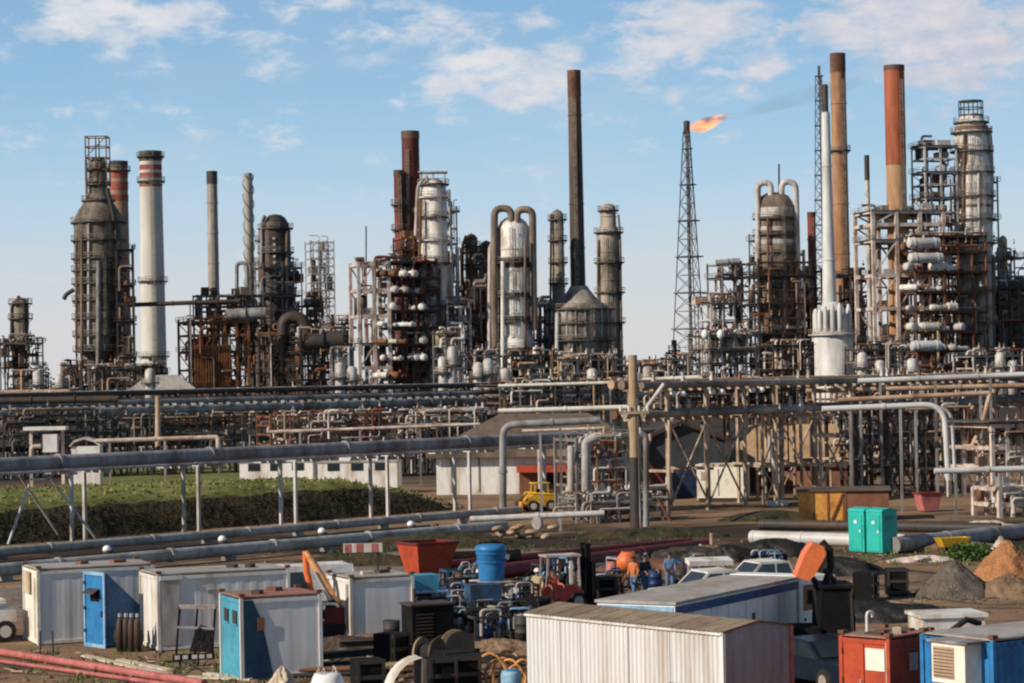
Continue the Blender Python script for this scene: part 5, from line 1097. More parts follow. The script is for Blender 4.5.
# -- blue container + AC
p = W(992,642,59); t = container('blue_container','blue corrugated container with an air conditioner on its end, in the right corner','container',(p.x,59,0),.6,6.0,2.44,2.6,m_bluep,m_bluep,m_groof,.26,.045,m_bluep)
T = thing('air_conditioner','boxy cream air conditioner bolted high on the blue container end','air conditioner',(p.x,59,0),.6)
MB().bx((-.62,.35,1.5),(-.055,1.5,2.5)).build('casing',m_cream,T); gq = MB().bx((-.645,.72,1.62),(-.623,1.42,2.4)).build('grille',m_tan,T)
q = MB()
for k in range(9): q.bx((-.66,.74,1.66+k*.082),(-.646,1.4,1.69+k*.082))
q.build('slat',m_brown,gq)
for y in (.45,1.4): MB().bar((-.1,y,1.05),(-.55,y,1.48),.05).build('bracket',m_lgrey,T)
MB().bx((-.7,.2,2.503),(.0,1.6,2.56)).build('cover',m_grey,T)
# -- white tank box beyond
p = W(922,634,71); t = flatbox('white_tank_box','low white flat-topped box behind the orange cabin and blue container','tank box',(p.x,71,0),.12,1.9,1.5,1.9,m_cwhite,m_cwhite,None,.15)
p = W(950,634,66); t = tube_thing('davit_arm','black bent hose arm above the blue container roof','hose arm',[(p.x-.1,66,1.2),(p.x-.1,66,2.0),(p.x+.5,66.3,2.35),(p.x+.9,66.5,2.2)],.09,m_tyre)
# -- black tarps, tyres and dark junk
def heap(name,label,cat,px,py,rx,ry,h,mat,seed,kind=None,lump=.18,flat=1.0,group=None):
    p = G(px,py); rr = random.Random(seed); n, m_ = 56, 22; ph = rr.uniform(0,9); vs = []; fs = []
    for i in range(m_+1):
        f = i/m_
        for j in range(n):
            a = 2*pi*j/n; k = 1+lump*(hn(math.cos(a)*3+ph,math.sin(a)*3+f*4+ph))
            z = h*((1-f) if flat == 1.0 else (1-f**flat)); z += lump*.35*h*hn(math.cos(a)*5*f+ph,math.sin(a)*5*f,1.6)*min(1,f*3)*(1-f)+rr.uniform(-.03,.03)*h*(1-f*.6)+.05*h*hn(math.cos(a)*9*f,math.sin(a)*9*f,3)*(1-f); z = min(z,h*.93+rr.uniform(0,.02)*h) if flat == 1.0 else z
            vs.append((rx*f*k*math.cos(a),ry*f*k*math.sin(a),z if i < m_ else -.03))
    for i in range(m_):
        for j in range(n): fs.append((i*n+j,(i+1)*n+j,(i+1)*n+(j+1)%n,i*n+(j+1)%n))
    o = MB().add(vs,fs,True).build(name,mat); o.location = (p.x,p.y+ry*.8,0); tag(o,label,cat,group,kind); return o
heap('gravel_pile','grey gravel cone heaped on the bare earth at right','gravel pile',961,598,1.75,1.75,1.5,m_gravel,1)
heap('sand_pile','orange sand pile behind the grey gravel cone','sand pile',1014,580,1.75,1.75,1.75,m_sand,2)
heap('soil_pile','low brown soil heap in front of the orange sand at the right edge','soil pile',1014,598,1.9,1.4,.95,m_soil,3,None,.3)
heap('pale_stone_heap','small pale cone of stone above the orange sand','stone heap',1003,558,.8,.7,1.1,m_pink,4)
heap('tarpaulin_mound','black tarpaulin-covered mound in front of the long white ground pipe','tarpaulin mound',775,558,2.6,1.2,.9,m_tarp,5,None,.35,2)
heap('tarpaulin_mound','black tarpaulin mound below the turquoise cabins','tarpaulin mound',842,576,2.3,1.1,.8,m_tarp,6,None,.4,2)
heap('tarpaulin_mound','flat black tarpaulin heap in shadow right of the loader','tarpaulin mound',868,622,2.6,1.5,.7,m_tarp,7,None,.4,2)
heap('tarpaulin_mound','small dark tarpaulin heap behind the white raised board','tarpaulin mound',730,562,1.5,.9,.8,m_tarp,8,None,.4,2)
heap('earth_mound','brown earth mound with stubby stakes behind the white raised board','earth mound',712,557,2.2,1.2,.55,m_soil,9,None,.3,2)
heap('earth_mound','low dirt mound by the grey ground pipe at right','earth mound',952,551,3.2,1.2,.45,m_soil,10,None,.35,2)
tg = 'old tyres stacked in the yard'; t0 = None
for px,py,z,lab in ((922,618,.12,'old tyre lying at the bottom of the stack by the white flat box'),(922,618,.36,'old tyre on top of the stack by the white flat box'),(905,612,.12,'old tyre lying flat alone behind the tyre stack'),(128,650,.12,'dark tyre leaning by the blue hut side')):
    p = G(px,py)
    if t0 is None:
        q = MB(); n1, n2 = 20, 8; vs = []; fs = []
        for i in range(n1):
            for j in range(n2): a, b_ = 2*pi*i/n1, 2*pi*j/n2; vs.append(((.4+.14*math.cos(b_))*math.cos(a),(.4+.14*math.cos(b_))*math.sin(a),.12*math.sin(b_)))
        for i in range(n1):
            for j in range(n2): fs.append((i*n2+j,((i+1)%n1)*n2+j,((i+1)%n1)*n2+(j+1)%n2,i*n2+(j+1)%n2))
        t0 = tag(q.add(vs,fs,True).build('tyre',m_tyre),lab,'tyre',tg); o = t0
    else: o = t0.copy(); C.objects.link(o); o['label'] = lab
    o.location = (p.x,p.y+.4,z)
    if px == 128: o.rotation_euler = (1.2,0,.4); o.location.z = .45
# black gas bottles by the blue hut
bgp = 'dark gas bottles beside the blue hut'; b0 = None
for k,px in enumerate((121,127,133,139)):
    p = G(px,651)
    if b0 is None:
        b0 = thing('gas_bottle','dark upright gas bottle in the row against the blue hut side','gas bottle',(p.x,p.y,0),0,bgp); MB().lathe([(0,0),(.13,0),(.13,.95),(.09,1.1),(.04,1.15),(.04,1.25),(0,1.25)],(0,0,0),12).build('cylinder_body',m_dark,b0); MB().cyl((0,0,1.2),(0,0,1.32),.06,None,8).build('valve',m_lgrey,b0)
    else: dup(b0,(p.x,p.y+R.uniform(-.1,.1),0))
# -- turquoise toilets
for k,(px,lab) in enumerate(((864,'left turquoise portable toilet cabin on the bare earth'),(882,'right turquoise portable toilet cabin showing its shaded side'))):
    p = G(px,553 if k==0 else 554); t = thing('portable_toilet',lab,'portable toilet',(p.x,p.y,0),.62 if k else .62,'turquoise portable toilets')
    MB().bx((0,0,.08),(1.05,1.12,2.1)).build('wall',m_toil,t); MB().prism([(-.03,2.103),(1.08,2.103),(1.0,2.22),(.55,2.3),(.05,2.22)],-.03,1.15).build('roof',m_toil,t)
    d_ = MB().bx((-.035,.14,.15),(-.003,.98,1.95)).build('door',m_toil,t); MB().bx((-.055,.22,1.05),(-.036,.3,1.18)).build('handle',m_lamp,d_); MB().bx((-.05,.5,1.5),(-.036,.68,1.65)).build('notice',m_lamp,d_)
    q = MB()
    for z in (1.72,1.8,1.88): q.bx((.2,-.012,z),(.85,-.003,z+.03))
    q.build('vent',m_dark,t); MB().bx((-.05,-.05,0),(1.1,1.17,.08)).build('skid_base',m_dark,t)
# -- big pipes on the ground, right side
def laid(label,px0,py0,px1,py1,r,mat,name='laid_pipe',lift=0):
    a, b = G(px0,py0,r), G(px1,py1,r); o = Vector((a.x,a.y,0)); t = thing(name,label,'pipe',o); bb = b-a
    u = bb.normalized(); q = MB().tube([(0,0,r+lift),(bb.x,bb.y,r+lift)],r,18)
    for f in (.02,.34,.66,.97): c = Vector((0,0,r+lift))+Vector((bb.x,bb.y,0))*f; q.cyl(c-u*.08,c+u*.08,r*1.06,None,18)
    q.build('pipe',mat,t); return t
laid('fat white pipe length lying left of the turquoise cabins',751,537,905,541,.36,m_silver)
laid('long grey pipe length lying right of the turquoise cabins',893,545,1040,529,.42,m_grey)
laid('dark grey pipe length lying behind the fat white pipe',760,524,1000,528,.3,m_dark)
laid('thick dark red pipe lying across the yard behind the forklift',498,571,706,545,.34,m_dred)
laid('second dark red pipe behind the thick one',430,566,690,541,.2,m_dred)
laid('thin pale grey pipe resting just in front of the dark red one',585,566,705,549,.1,m_lgrey)
laid('fat black pipe length in the shade left of the forklift',408,560,520,556,.35,m_black)
# -- bush & yellow thing
t = thing('shrub','rounded green shrub by the grey laid pipe at right','shrub',tuple(G(972,560))); q = MB(); t0_ = MB()
for k in range(7): a = k*.9; t0_.tube([(0,0,0),(.5*math.cos(a),.3*math.sin(a),.5),(1.1*math.cos(a),.5*math.sin(a),.7)],[.04,.03,.01],5)
t0_.build('stem',m_trunk,t)
for k in range(1500):
    a, e = R.uniform(0,2*pi), math.asin(R.random()); rr_ = R.uniform(.7,1)*(1+.2*hn(a*2,e*3)); c = Vector((1.35*rr_*math.cos(a)*math.cos(e),.8*rr_*math.sin(a)*math.cos(e),.8*rr_*math.sin(e)+.05))
    u = Vector((R.uniform(-1,1),R.uniform(-1,1),R.uniform(-1,1))).normalized(); v = u.orthogonal().normalized(); k_ = R.uniform(.05,.11); q.add([c-u*k_,c+v*k_*.6,c+u*k_,c-v*k_*.6],[(0,1,2,3)])
q.build('foliage',m_leafg,t)
p = G(952,552); t = thing('yellow_barrow','small yellow tub trailer left of the green shrub','tub trailer',(p.x,p.y,0),.3); MB().add([(-.6,-.3,.3),(.6,-.3,.3),(.85,-.4,.75),(-.85,-.4,.75),(-.6,.3,.3),(.6,.3,.3),(.85,.4,.75),(-.85,.4,.75)],[(0,1,2,3),(5,4,7,6),(0,3,7,4),(1,5,6,2),(0,4,5,1)]).build('tub',m_yell,t); wheel(t,(0,-.38,.22),.22,.12); wheel(t,(0,.38,.22),.22,.12)
for px,py,lab,m_ in ((612,596,'faded pink upright drum behind the forklift','p'),(622,590,'orange drum lying beyond the pink one','o')):
    p = G(px,py); 
    if m_ == 'p': t = thing('upright_cask',lab,'drum',(p.x,p.y,0)); MB().lathe([(0,0),(.22,0),(.22,.5),(.25,.52),(.22,.54),(.22,1.0),(.25,1.02),(.22,1.04),(.2,1.45),(0,1.45)],(0,0,0),14).build('drum_body',m_pinkp,t)
    else: t = thing('mixer','small orange drum mixer on wheels beyond the pink drum','mixer',(p.x+.3,p.y+.6,0),.4); MB().lathe([(.0,.75),(.3,.8),(.5,1.05),(.5,1.3),(.28,1.62),(.2,1.62)],(0,0,0),16).build('mixing_drum',m_orange,t); wheel(t,(0,-.4,.25),.25,.1); wheel(t,(0,.4,.25),.25,.1); MB().bar((-.3,0,.25),(.1,0,.9),.09).build('stand',m_rust,t)
for px,lab in ((702,'left stubby stake standing in the brown earth mound'),(713,'taller stubby stake standing in the brown earth mound')):
    p = G(px,556); t = tube_thing('stake',lab,'stake',[(p.x,p.y+.8,0),(p.x,p.y+.8,W(px,545 if px<710 else 534,p.y).z)],.1,m_tan)
# -- front-centre junk
sb = 'steel beams piled in front of the white box'; b0 = None
for i,(px0,py0,px1,py1) in enumerate(((300,660,420,652),(318,668,440,655),(296,672,400,664),(340,655,470,648),(388,664,480,655))):
    a, b = G(px0,py0), G(px1,py1); c = (a+b)/2; o = MB(); Lb = (b-a).length
    o.bx((-Lb/2,-.1,0),(Lb/2,.1,.02)); o.bx((-Lb/2,-.1,.18),(Lb/2,.1,.2)); o.bx((-Lb/2,-.012,.02),(Lb/2,.012,.18)); o = o.build('steel_beam',m_dark); o.location = (c.x,c.y,.05+.22*(i%2)); o.rotation_euler = (0,0,math.atan2(b.y-a.y,b.x-a.x)); tag(o,'dark steel beam in the pile on the ground before the white box','steel beam',sb)
heap('scrap_heap','dark heap of scrap and earth behind the steel beams','scrap heap',380,650,2.4,1.0,.5,m_soil,21,None,.5,2)
heap('scrap_heap','black scrap heap in shadow below the blue pump skids','scrap heap',452,652,2.0,1.1,.6,m_tarp,22,None,.5,2)
p = W(328,684,67); t = thing('white_sack','bulging white bulk sack at the bottom edge','sack',(p.x,67,0)); MB().lathe([(0,0),(.42,0),(.52,.35),(.5,.75),(.42,1.0),(.36,1.12),(.15,1.08),(0,1.02)],(0,0,0),10).build('bag',m_lamp,t)
for a in (.6,2.4,4.1,5.6): MB().tube([(.33*math.cos(a),.33*math.sin(a),1.08),(.25*math.cos(a+.3),.25*math.sin(a+.3),1.3),(.33*math.cos(a+.6),.33*math.sin(a+.6),1.08)],.02,5).build('strap',m_plank,t)
t.location.z = 0; t.scale = (1,1,1.0)
p = W(412,690,68.6); t = thing('white_cowl','white curved cowl leaning among dark crates at the bottom edge','cowl',(p.x,68.6,0),.3); vs=[];fs=[]
for i in range(9):
    a = i/8*1.5
    for y in (-.45,.45): vs.append((-.75+1.05*(1-math.cos(a)),y,.2+1.15*math.sin(a)))
for i in range(8): fs.append((2*i,2*i+1,2*i+3,2*i+2))
MB().add(vs,fs,True).build('shell',m_cwhite,t); MB().bx((.2,-.5,.0),(.32,.5,1.3)).build('back_plate',m_grey,t)
cg = 'dark crates at the bottom edge'; c0 = None
for px,D,z,lab in ((440,70,0,'dark wooden crate right of the white cowl'),(464,70.4,0,'dark wooden crate farther right, next to the orange hoses'),(452,71.6,0,'dark wooden crate at the back between two others'),(368,70,0,'dark blue-black crate left of the white cowl')):
    p = W(px,690,D)
    if c0 is None:
        c0 = thing('crate',lab,'crate',(p.x,D,0),.3,cg); MB().bx((-.42,-.4,.08),(.42,.4,1.15)).build('box',m_black,c0); q = MB()
        for z_ in (.2,.65,1.1): q.bx((-.45,-.44,z_-.06),(.45,-.405,z_+.06))
        for x in (-.38,.38): q.bx((x-.05,-.46,.08),(x+.05,-.445,1.15))
        q.build('batten',m_dark,c0)
    else: dup(c0,(p.x,D,0),R.uniform(.1,.5),lab)
p = W(511,683,68.6); t = thing('blue_drum','light blue plastic drum at the bottom edge among orange hoses','drum',(p.x,68.6,0)); MB().lathe([(0,0),(.27,0),(.29,.3),(.27,.33),(.29,.6),(.29,.8),(.25,.9),(0,.88)],(0,0,0),18).build('drum_body',m_lblue,t); MB().lathe([(.0,.905),(.2,.905),(.2,.93),(0,.93)],(.05,0,0),12,False).build('lid',m_bluep,t)
hg = 'loose loops of orange hose'
for i in range(7):
    px = 484+i*6.5; p = W(px,680,70); t = thing('orange_hose','orange hose loop in the tangle behind the light blue drum','hose',(p.x,70+R.uniform(-.6,.6),0),R.uniform(-.5,.5),hg)
    r = R.uniform(.3,.5); pts = [(r*math.cos(a)*R.uniform(.8,1.2),.12*a*.3,max(.05,.45+r*1.6*math.sin(a))) for a in [k*pi/7-.6 for k in range(11)]]; MB().tube(rnd(pts,.2,2),.045,7).build('hose_loop',m_hose,t)
p = W(480,612,85)
for i in range(4):
    px0,py0 = 462+i*8, 616+i*3; a = G(px0,py0+8); o = MB().bx((-.8,-.05,0),(.8,.05,.1)).build('timber_batten',m_tan if i%2 else m_orust); o.location = (a.x,a.y,.06+.1*i); o.rotation_euler = (0,.0,.15*i); tag(o,'rough tan timber in the small stack below the blue pump skids','timber','loose timbers below the pump skids')
t = heap('rag_heap','crumpled pale sheet heap in front of the teal cabin side','sheet heap',282,690,.55,.4,.75,m_plank,31,None,.6,1)
# -- people
def person(label,loc,rz,top,leg,pose=0,helmet=None,seedp=0,h=1.74):
    t = thing('person',label,'person',loc,rz,None); k = h/1.74; rr = random.Random(seedp)
    V = []; E = []; RD = []
    def vtx(p,r,parent=None):
        V.append(Vector(p)*k); RD.append(r*k); 
        if parent is not None: E.append((parent,len(V)-1))
        return len(V)-1
    st = .09; sw = [.05,-.05,.14,0][pose]
    pel = vtx((0,0,.95),.115); ab = vtx((0.0,0,1.1),.12,pel); ch = vtx((.01,0,1.3),.135,ab); nk = vtx((.01,0,1.47),.055,ch); hd0 = vtx((.03,0,1.56),.06,nk); hd = vtx((.035,0,1.63),.088,hd0); ht = vtx((.03,0,1.70),.075,hd)
    nose = None; legs = []; arms = []
    for sg in (-1,1):
        hp = vtx((0,sg*st,.88),.092,pel); kn = vtx((.03+sg*sw,sg*(st+.02),.48),.062,hp); an = vtx((-.02+sg*sw*1.3,sg*(st+.03),.09),.042,kn); ft = vtx((.15+sg*sw*1.3,sg*(st+.05),.045),.036,an); legs.append((hp,kn,an,ft))
        sh = vtx((0,sg*.175,1.41),.06,ch); fw = [.1,.25,.05,.18][pose]+(.12 if (sg>0 and pose%2) else 0)
        el = vtx((-.02+fw*.3,sg*.235,1.14),.043,sh); wr = vtx((.02+fw*1.5,sg*.22,.93+fw*.6),.028,el); pm = vtx((.04+fw*1.7,sg*.215,.86+fw*.62),.03,wr); arms.append((sh,el,wr))
        for j in range(4):
            b1 = V[pm]/k+Vector((.012-.014*j+.01,sg*.004,-.045)); f1 = vtx(b1,.0095,pm); vtx(b1+Vector((.012,-sg*.012,-.03-.006*(j in (1,2)))),.008,f1)
        th = vtx(V[pm]/k+Vector((.04,-sg*.006,-.015)),.01,pm); vtx(V[th]/k+Vector((.015,-sg*.01,-.03)),.0085,th)
    def skin(name,vs,es,rs,mat,parent,root=0):
        me = bpy.data.meshes.new(name); me.from_pydata([tuple(v) for v in vs],es,[]); me.materials.append(mat); o = bpy.data.objects.new(name,me); C.objects.link(o); o.parent = parent
        md = o.modifiers.new('skin','SKIN'); md.use_smooth_shade = True
        for i,r in enumerate(rs): me.skin_vertices[0].data[i].radius = (r,r)
        me.skin_vertices[0].data[root].use_root = True
        sb_ = o.modifiers.new('sub','SUBSURF'); sb_.levels = 1; sb_.render_levels = 2; return o
    skin('body',V,E,RD,m_skin,t)
    tv = [V[pel]+Vector((0,0,.02)),V[ab],V[ch],V[nk]-Vector((0,0,.03))]; te = [(0,1),(1,2),(2,3)]; tr = [.145*k,.145*k,.16*k,.085*k]
    for sh,el,wr in arms:
        b_ = len(tv); tv += [V[sh],V[el],V[wr]+(V[el]-V[wr])*.12]; te += [(2,b_),(b_,b_+1),(b_+1,b_+2)]; tr += [.082*k,.062*k,.05*k]
    skin('jacket',tv,te,tr,top,t)
    tv = [V[pel]+Vector((0,0,.04)),]; te = []; tr = [.135*k]
    for hp,kn,an,ft in legs:
        b_ = len(tv); tv += [V[hp],V[kn],V[an]+Vector((0,0,.02))]; te += [(0,b_),(b_,b_+1),(b_+1,b_+2)]; tr += [.112*k,.082*k,.064*k]
    skin('trousers',tv,te,tr,leg,t)
    for hp,kn,an,ft in legs:
        a_ = V[an]; MB().ell((a_.x+.07*k,a_.y+.01,.05),(.14*k,.055*k,.055),10,6).build('boot',m_black,t)
    c = V[hd]
    if helmet: MB().lathe([(.135*k,-.01),(.115*k,.0),(.11*k,.05),(.08*k,.1),(0,.125)],tuple(c+Vector((-.005,0,.03))),14).build('hard_hat',helmet,t)
    else: MB().ell(tuple(c+Vector((-.02,0,.03))),(.098*k,.092*k,.10*k),12,8).build('hair',m_hair,t)
    f_ = MB(); f_.ell(tuple(c+Vector((.095*k,0,-.01))),(.02,.014,.02),6,5)
    for y in (-.09,.09): f_.ell(tuple(c+Vector((.0,y*k,-.005))),(.018,.012,.028),6,5)
    f_.build('nose_and_ears',m_skin,t)
    for y in (-.033,.033): MB().ell(tuple(c+Vector((.083*k,y*k,.02))),(.012,.012,.009),6,5).build('eye',m_hair,t)
    MB().ell(tuple(c+Vector((.082*k,0,-.052*k))),(.012,.026,.007),8,5).build('mouth',m_redc,t)
    return t
def place(px,py): p = G(px,py); return (p.x,p.y,0)
person('person in khaki overalls standing left of the forklift',place(538,613),-1.9,m_khaki,m_khaki,0,m_lamp,1)
person('person in a faded red jacket beside the forklift',place(553,612),-1.2,m_redc,m_redc,1,None,2,1.7)
person('person in an orange top and jeans behind the box truck roof',place(634,598),-2.2,m_orac,m_jean,2,None,3)
person('person in a dark top and blue jeans near the orange-topped person',place(645,597),-1.0,m_dkcl,m_jean,1,None,4,1.76)
person('person in blue overalls standing left of the white pickups',place(670,594),-1.6,m_jean,m_jean,3,None,5,1.78)

# -- dark generator set, reels and stacked frames that crowd the middle of the yard
p = G(413,652); t = thing('generator_set','big black generator box in shadow right of the white box body','generator',(p.x,p.y,0),.38)
MB().bx((0,0,.15),(1.5,1.1,1.55)).build('housing',m_black,t); MB().bx((-.05,-.05,1.553),(1.55,1.15,1.62)).build('roof',m_dark,t); MB().cyl((.3,.6,1.6),(.3,.6,2.1),.06,None,8).build('exhaust',m_dark,t); q = MB()
for k in range(8): q.bx((.15,-.02,.4+k*.12),(.75,-.003,.44+k*.12))
q.build('louvre',m_dark,t); MB().bx((-.05,-.05,0),(1.55,1.15,.15)).build('skid_base',m_dark,t)
rg = 'dark cable reels in the middle of the yard'; r0 = None
for px,py,lab,rz in ((458,660,'dark cable reel standing in front of the blue pump skids',.3),(430,668,'dark cable reel nearest the white cowl',1.0),(519,625,'dark cable reel behind the corner of the corrugated store',.6)):
    p = G(px,py)
    if r0 is None:
        r0 = thing('cable_reel',lab,'cable reel',(p.x,p.y,0),rz,rg)
        for y in (-.3,.3): MB().cyl((0,y-.03,.5),(0,y+.03,.5),.5,None,20).build('flange_disc',m_wood if y>0 else m_dark,r0)
        MB().cyl((0,-.27,.5),(0,.27,.5),.3,None,16).build('cable_drum',m_tyre,r0)
    else: dup(r0,(p.x,p.y,0),rz,lab)
kg = 'wooden pallets around the yard'; k0 = None
for px,py,z,rz,lab in ((350,668,0,.5,'wooden pallet at the left end of the steel beams'),(400,670,0,.2,'wooden pallet behind the white cowl'),(405,672,.16,.35,'wooden pallet resting on another behind the white cowl'),(485,650,0,.9,'wooden pallet before the black pump skid'),(700,566,0,.3,'wooden pallet beside the brown earth mound')):
    p = G(px,py)
    if k0 is None:
        k0 = thing('pallet',lab,'pallet',(p.x,p.y,z),rz,kg); q = MB()
        for k in range(6): q.bx((-.6+k*.21,-.5,.12),(-.45+k*.21,.5,.145))
        for y in (-.45,0,.38): q.bx((-.6,y,0),(.6,y+.08,.119))
        q.build('deck_board',m_wood,k0)
    else: dup(k0,(p.x,p.y,z),rz,lab)
og = 'dull oil drums in the yard'; o0 = None
for px,py,m_,lab in ((392,645,m_dark,'dark oil drum at the foot of the white box body'),(523,640,m_dark,'dark oil drum left of the corrugated store corner'),(690,596,m_rust,'rusty oil drum between the person in blue overalls and the pickup'),(598,592,m_dblue,'dark blue oil drum behind the forklift mast'),(655,590,m_dblue,'dark blue oil drum among the workers'),(681,588,m_dark,'dark oil drum behind the pickups')):
    p = G(px,py)
    t = thing('oil_drum',lab,'oil drum',(p.x,p.y,0),0,og); MB().lathe([(0,0),(.29,0),(.29,.28),(.31,.3),(.29,.32),(.29,.58),(.31,.6),(.29,.62),(.3,.88),(.27,.88),(.27,.86),(0,.86)],(0,0,0),18).build('drum_body',m_,t)
for sd_,(px,py,L,lab) in enumerate(((424,646,1.4,'dark pump skid tucked behind the black generator box'),(476,650,1.3,'dark pump skid in front of the water tank stand'),(520,612,1.2,'small dark pump skid left of the khaki person'))):
    skid(lab,px,py,.3+.1*sd_,L,1.0+.1*sd_,m_dark,40+sd_)
heap('scrap_heap','dark brown scrap heap between the cable reel and the corrugated store','scrap heap',500,655,1.8,1.1,.45,m_soil,24,None,.6,2)
heap('earth_mound','long low earth mound behind the red skip','earth mound',445,548,4.5,1.6,.8,m_bank,25,None,.4,2)
heap('earth_mound','dark earth mound left of the red skip under the hazard board','earth mound',362,566,3.4,1.2,.6,m_bank,26,None,.4,2)
heap('earth_mound','dark turfy mound at the foot of the utility pole','earth mound',655,538,4.2,1.3,.55,m_bank,27,None,.4,2)
heap('earth_mound','dark turfy mound left of the ochre shed','earth mound',775,521,3.4,1.4,.6,m_bank,28,None,.4,2)
heap('stone_heap','row of pale stones by the yellow tub trailer','stone heap',925,562,1.6,.5,.3,m_pink,29,None,.8,2)
heap('stone_heap','whitish rubble heap on the grey laid pipe side at the right edge','stone heap',985,531,2.4,.7,.55,m_plank,30,None,.7,2)

# -- more clutter in the right centre of the yard
skid('rusty pump skid between the forklift and the workers',592,603,.2,1.3,1.1,m_rust,61)
skid('grey pump skid behind the orange-topped person',618,586,.4,1.5,1.2,m_grey,62)
skid('blue pump skid right of the workers behind the box truck roof',684,588,.3,1.4,1.1,m_skblue,63)
heap('scrap_heap','rust brown scrap heap beyond the oil drums behind the workers','scrap heap',652,575,2.4,1.0,.7,m_rust,41,None,.6,2)
heap('scrap_heap','dark scrap heap left of the black tarpaulin mounds','scrap heap',690,560,2.6,1.0,.6,m_dark,42,None,.6,2)
heap('tarpaulin_mound','long black tarpaulin heap in the loader shadow','tarpaulin mound',900,622,2.8,.9,.6,m_tarp,43,None,.5,2)
heap('scrap_heap','black scrap heap under the orange hose tangle','scrap heap',475,668,1.6,.9,.4,m_tarp,44,None,.6,2)
heap('scrap_heap','dark scrap heap between the mini excavator and the beams','scrap heap',345,652,1.8,.8,.5,m_dark,45,None,.6,2)

# -- cables, hoses and weeds on the bare earth
cgp = 'black cables snaking over the yard earth'
for k,(pts,lab) in enumerate((([(700,590),(760,580),(830,592),(880,584),(930,600)],'black cable snaking across the bare earth toward the gravel'),([(120,668),(180,660),(240,690)],'black cable running past the propped window frame'),([(360,684),(430,676),(470,682),(520,672)],'black cable lying among the crates at the bottom'),([(860,575),(905,570),(960,577),(1010,572)],'black cable running between the tarpaulin and the sand pile'))):
    P = [G(*q_)+Vector((0,0,.04)) for q_ in pts]; tube_thing('cable',lab,'cable',rnd(P,3,6),.035,m_tyre,cgp,6)
q = MB()
for k in range(300):
    px, py = R.choice([(R.uniform(0,330),R.uniform(652,688)),(R.uniform(860,1024),R.uniform(548,566)),(R.uniform(560,700),R.uniform(530,560)),(R.uniform(330,560),R.uniform(540,560))]); c = G(px,py)
    for j in range(9):
        a = R.uniform(0,2*pi); h_ = R.uniform(.08,.3); u = Vector((math.cos(a),math.sin(a),0))*R.uniform(.05,.2); w_ = Vector((-u.y,u.x,0)).normalized()*.025; o_ = c+Vector((R.uniform(-.2,.2),R.uniform(-.2,.2),0)); q.add([o_-w_,o_+w_,o_+u+Vector((0,0,h_))],[(0,1,2)])
tag(q.build('weeds',m_leafg),'small green weed tufts sprouting in the yard earth','weeds',None,'stuff')
for px,py,r in ((961,599,2.1),(1014,583,2.2)):
    q = MB(); c = G(px,py)+Vector((0,1.4,0))
    for k in range(260):
        a, d_ = R.uniform(0,2*pi), r*(.75+abs(R.gauss(0,.25))); q.ell((c.x+d_*math.cos(a),c.y+d_*math.sin(a),.02),(R.uniform(.02,.09),R.uniform(.02,.07),R.uniform(.02,.06)),5,3)
    tag(q.build('spilled_stones' if px < 1000 else 'spilled_sand',m_gravel if px < 1000 else m_sand),'loose spill around the foot of the '+('grey gravel cone' if px < 1000 else 'orange sand pile'),'spill',None,'stuff')
# -- scrap frames, pipe bundles and crates that pack the dark middle of the yard
bg_ = 'rusty pipe lengths bundled in the yard'
for bx_,by_,rz_,lab in ((455,676,.25,'rusty pipe length in the bundle by the dark crates'),(335,676,.1,'rusty pipe length in the bundle below the steel beams'),(560,606,.5,'rusty pipe length in the bundle in front of the forklift'),(668,604,.3,'rusty pipe length in the bundle behind the box truck roof')):
    c = G(bx_,by_); first = None
    for k in range(6):
        o = MB().cyl((-1.5,0,0),(1.5,0,0),.075,None,8).build('scrap_pipe',R.choice([m_rust,m_dark,m_brown]))
        o.location = (c.x+R.uniform(-.2,.2),c.y+.16*(k%3)+.08*(k//3),.08+.14*(k//3)); o.rotation_euler = (0,R.uniform(-.02,.02),rz_+R.uniform(-.06,.06)); tag(o,lab,'scrap pipe',bg_)
for k,(px,py,lab) in enumerate(((478,640,'dark scrap crate under the water tank stand'),(392,668,'dark scrap crate behind the steel beams'),(535,628,'dark scrap crate by the khaki person'),(604,604,'dark scrap crate in front of the pink drum'),(695,604,'dark scrap crate left of the white pickups'),(865,600,'dark scrap crate right of the loader'),(896,596,'dark scrap crate before the grey gravel cone'))):
    p = G(px,py); dup(c0,(p.x,p.y,0),R.uniform(0,1.5),lab)['group'] = 'dark crates about the yard'
skid('black pump skid with grey fittings between the generator box and the reels',438,648,.35,1.3,1.1,m_black,81)
skid('grimy pump skid behind the mid blue ones, left of the water tank',462,606,.3,1.6,1.3,m_dark,82)
skid('grimy pump skid behind the forklift roof',540,596,.3,1.6,1.3,m_dark,83)
skid('grimy dark pump skid behind the truck between the pickups and the tarpaulin',752,576,.3,1.7,.9,m_black,84)
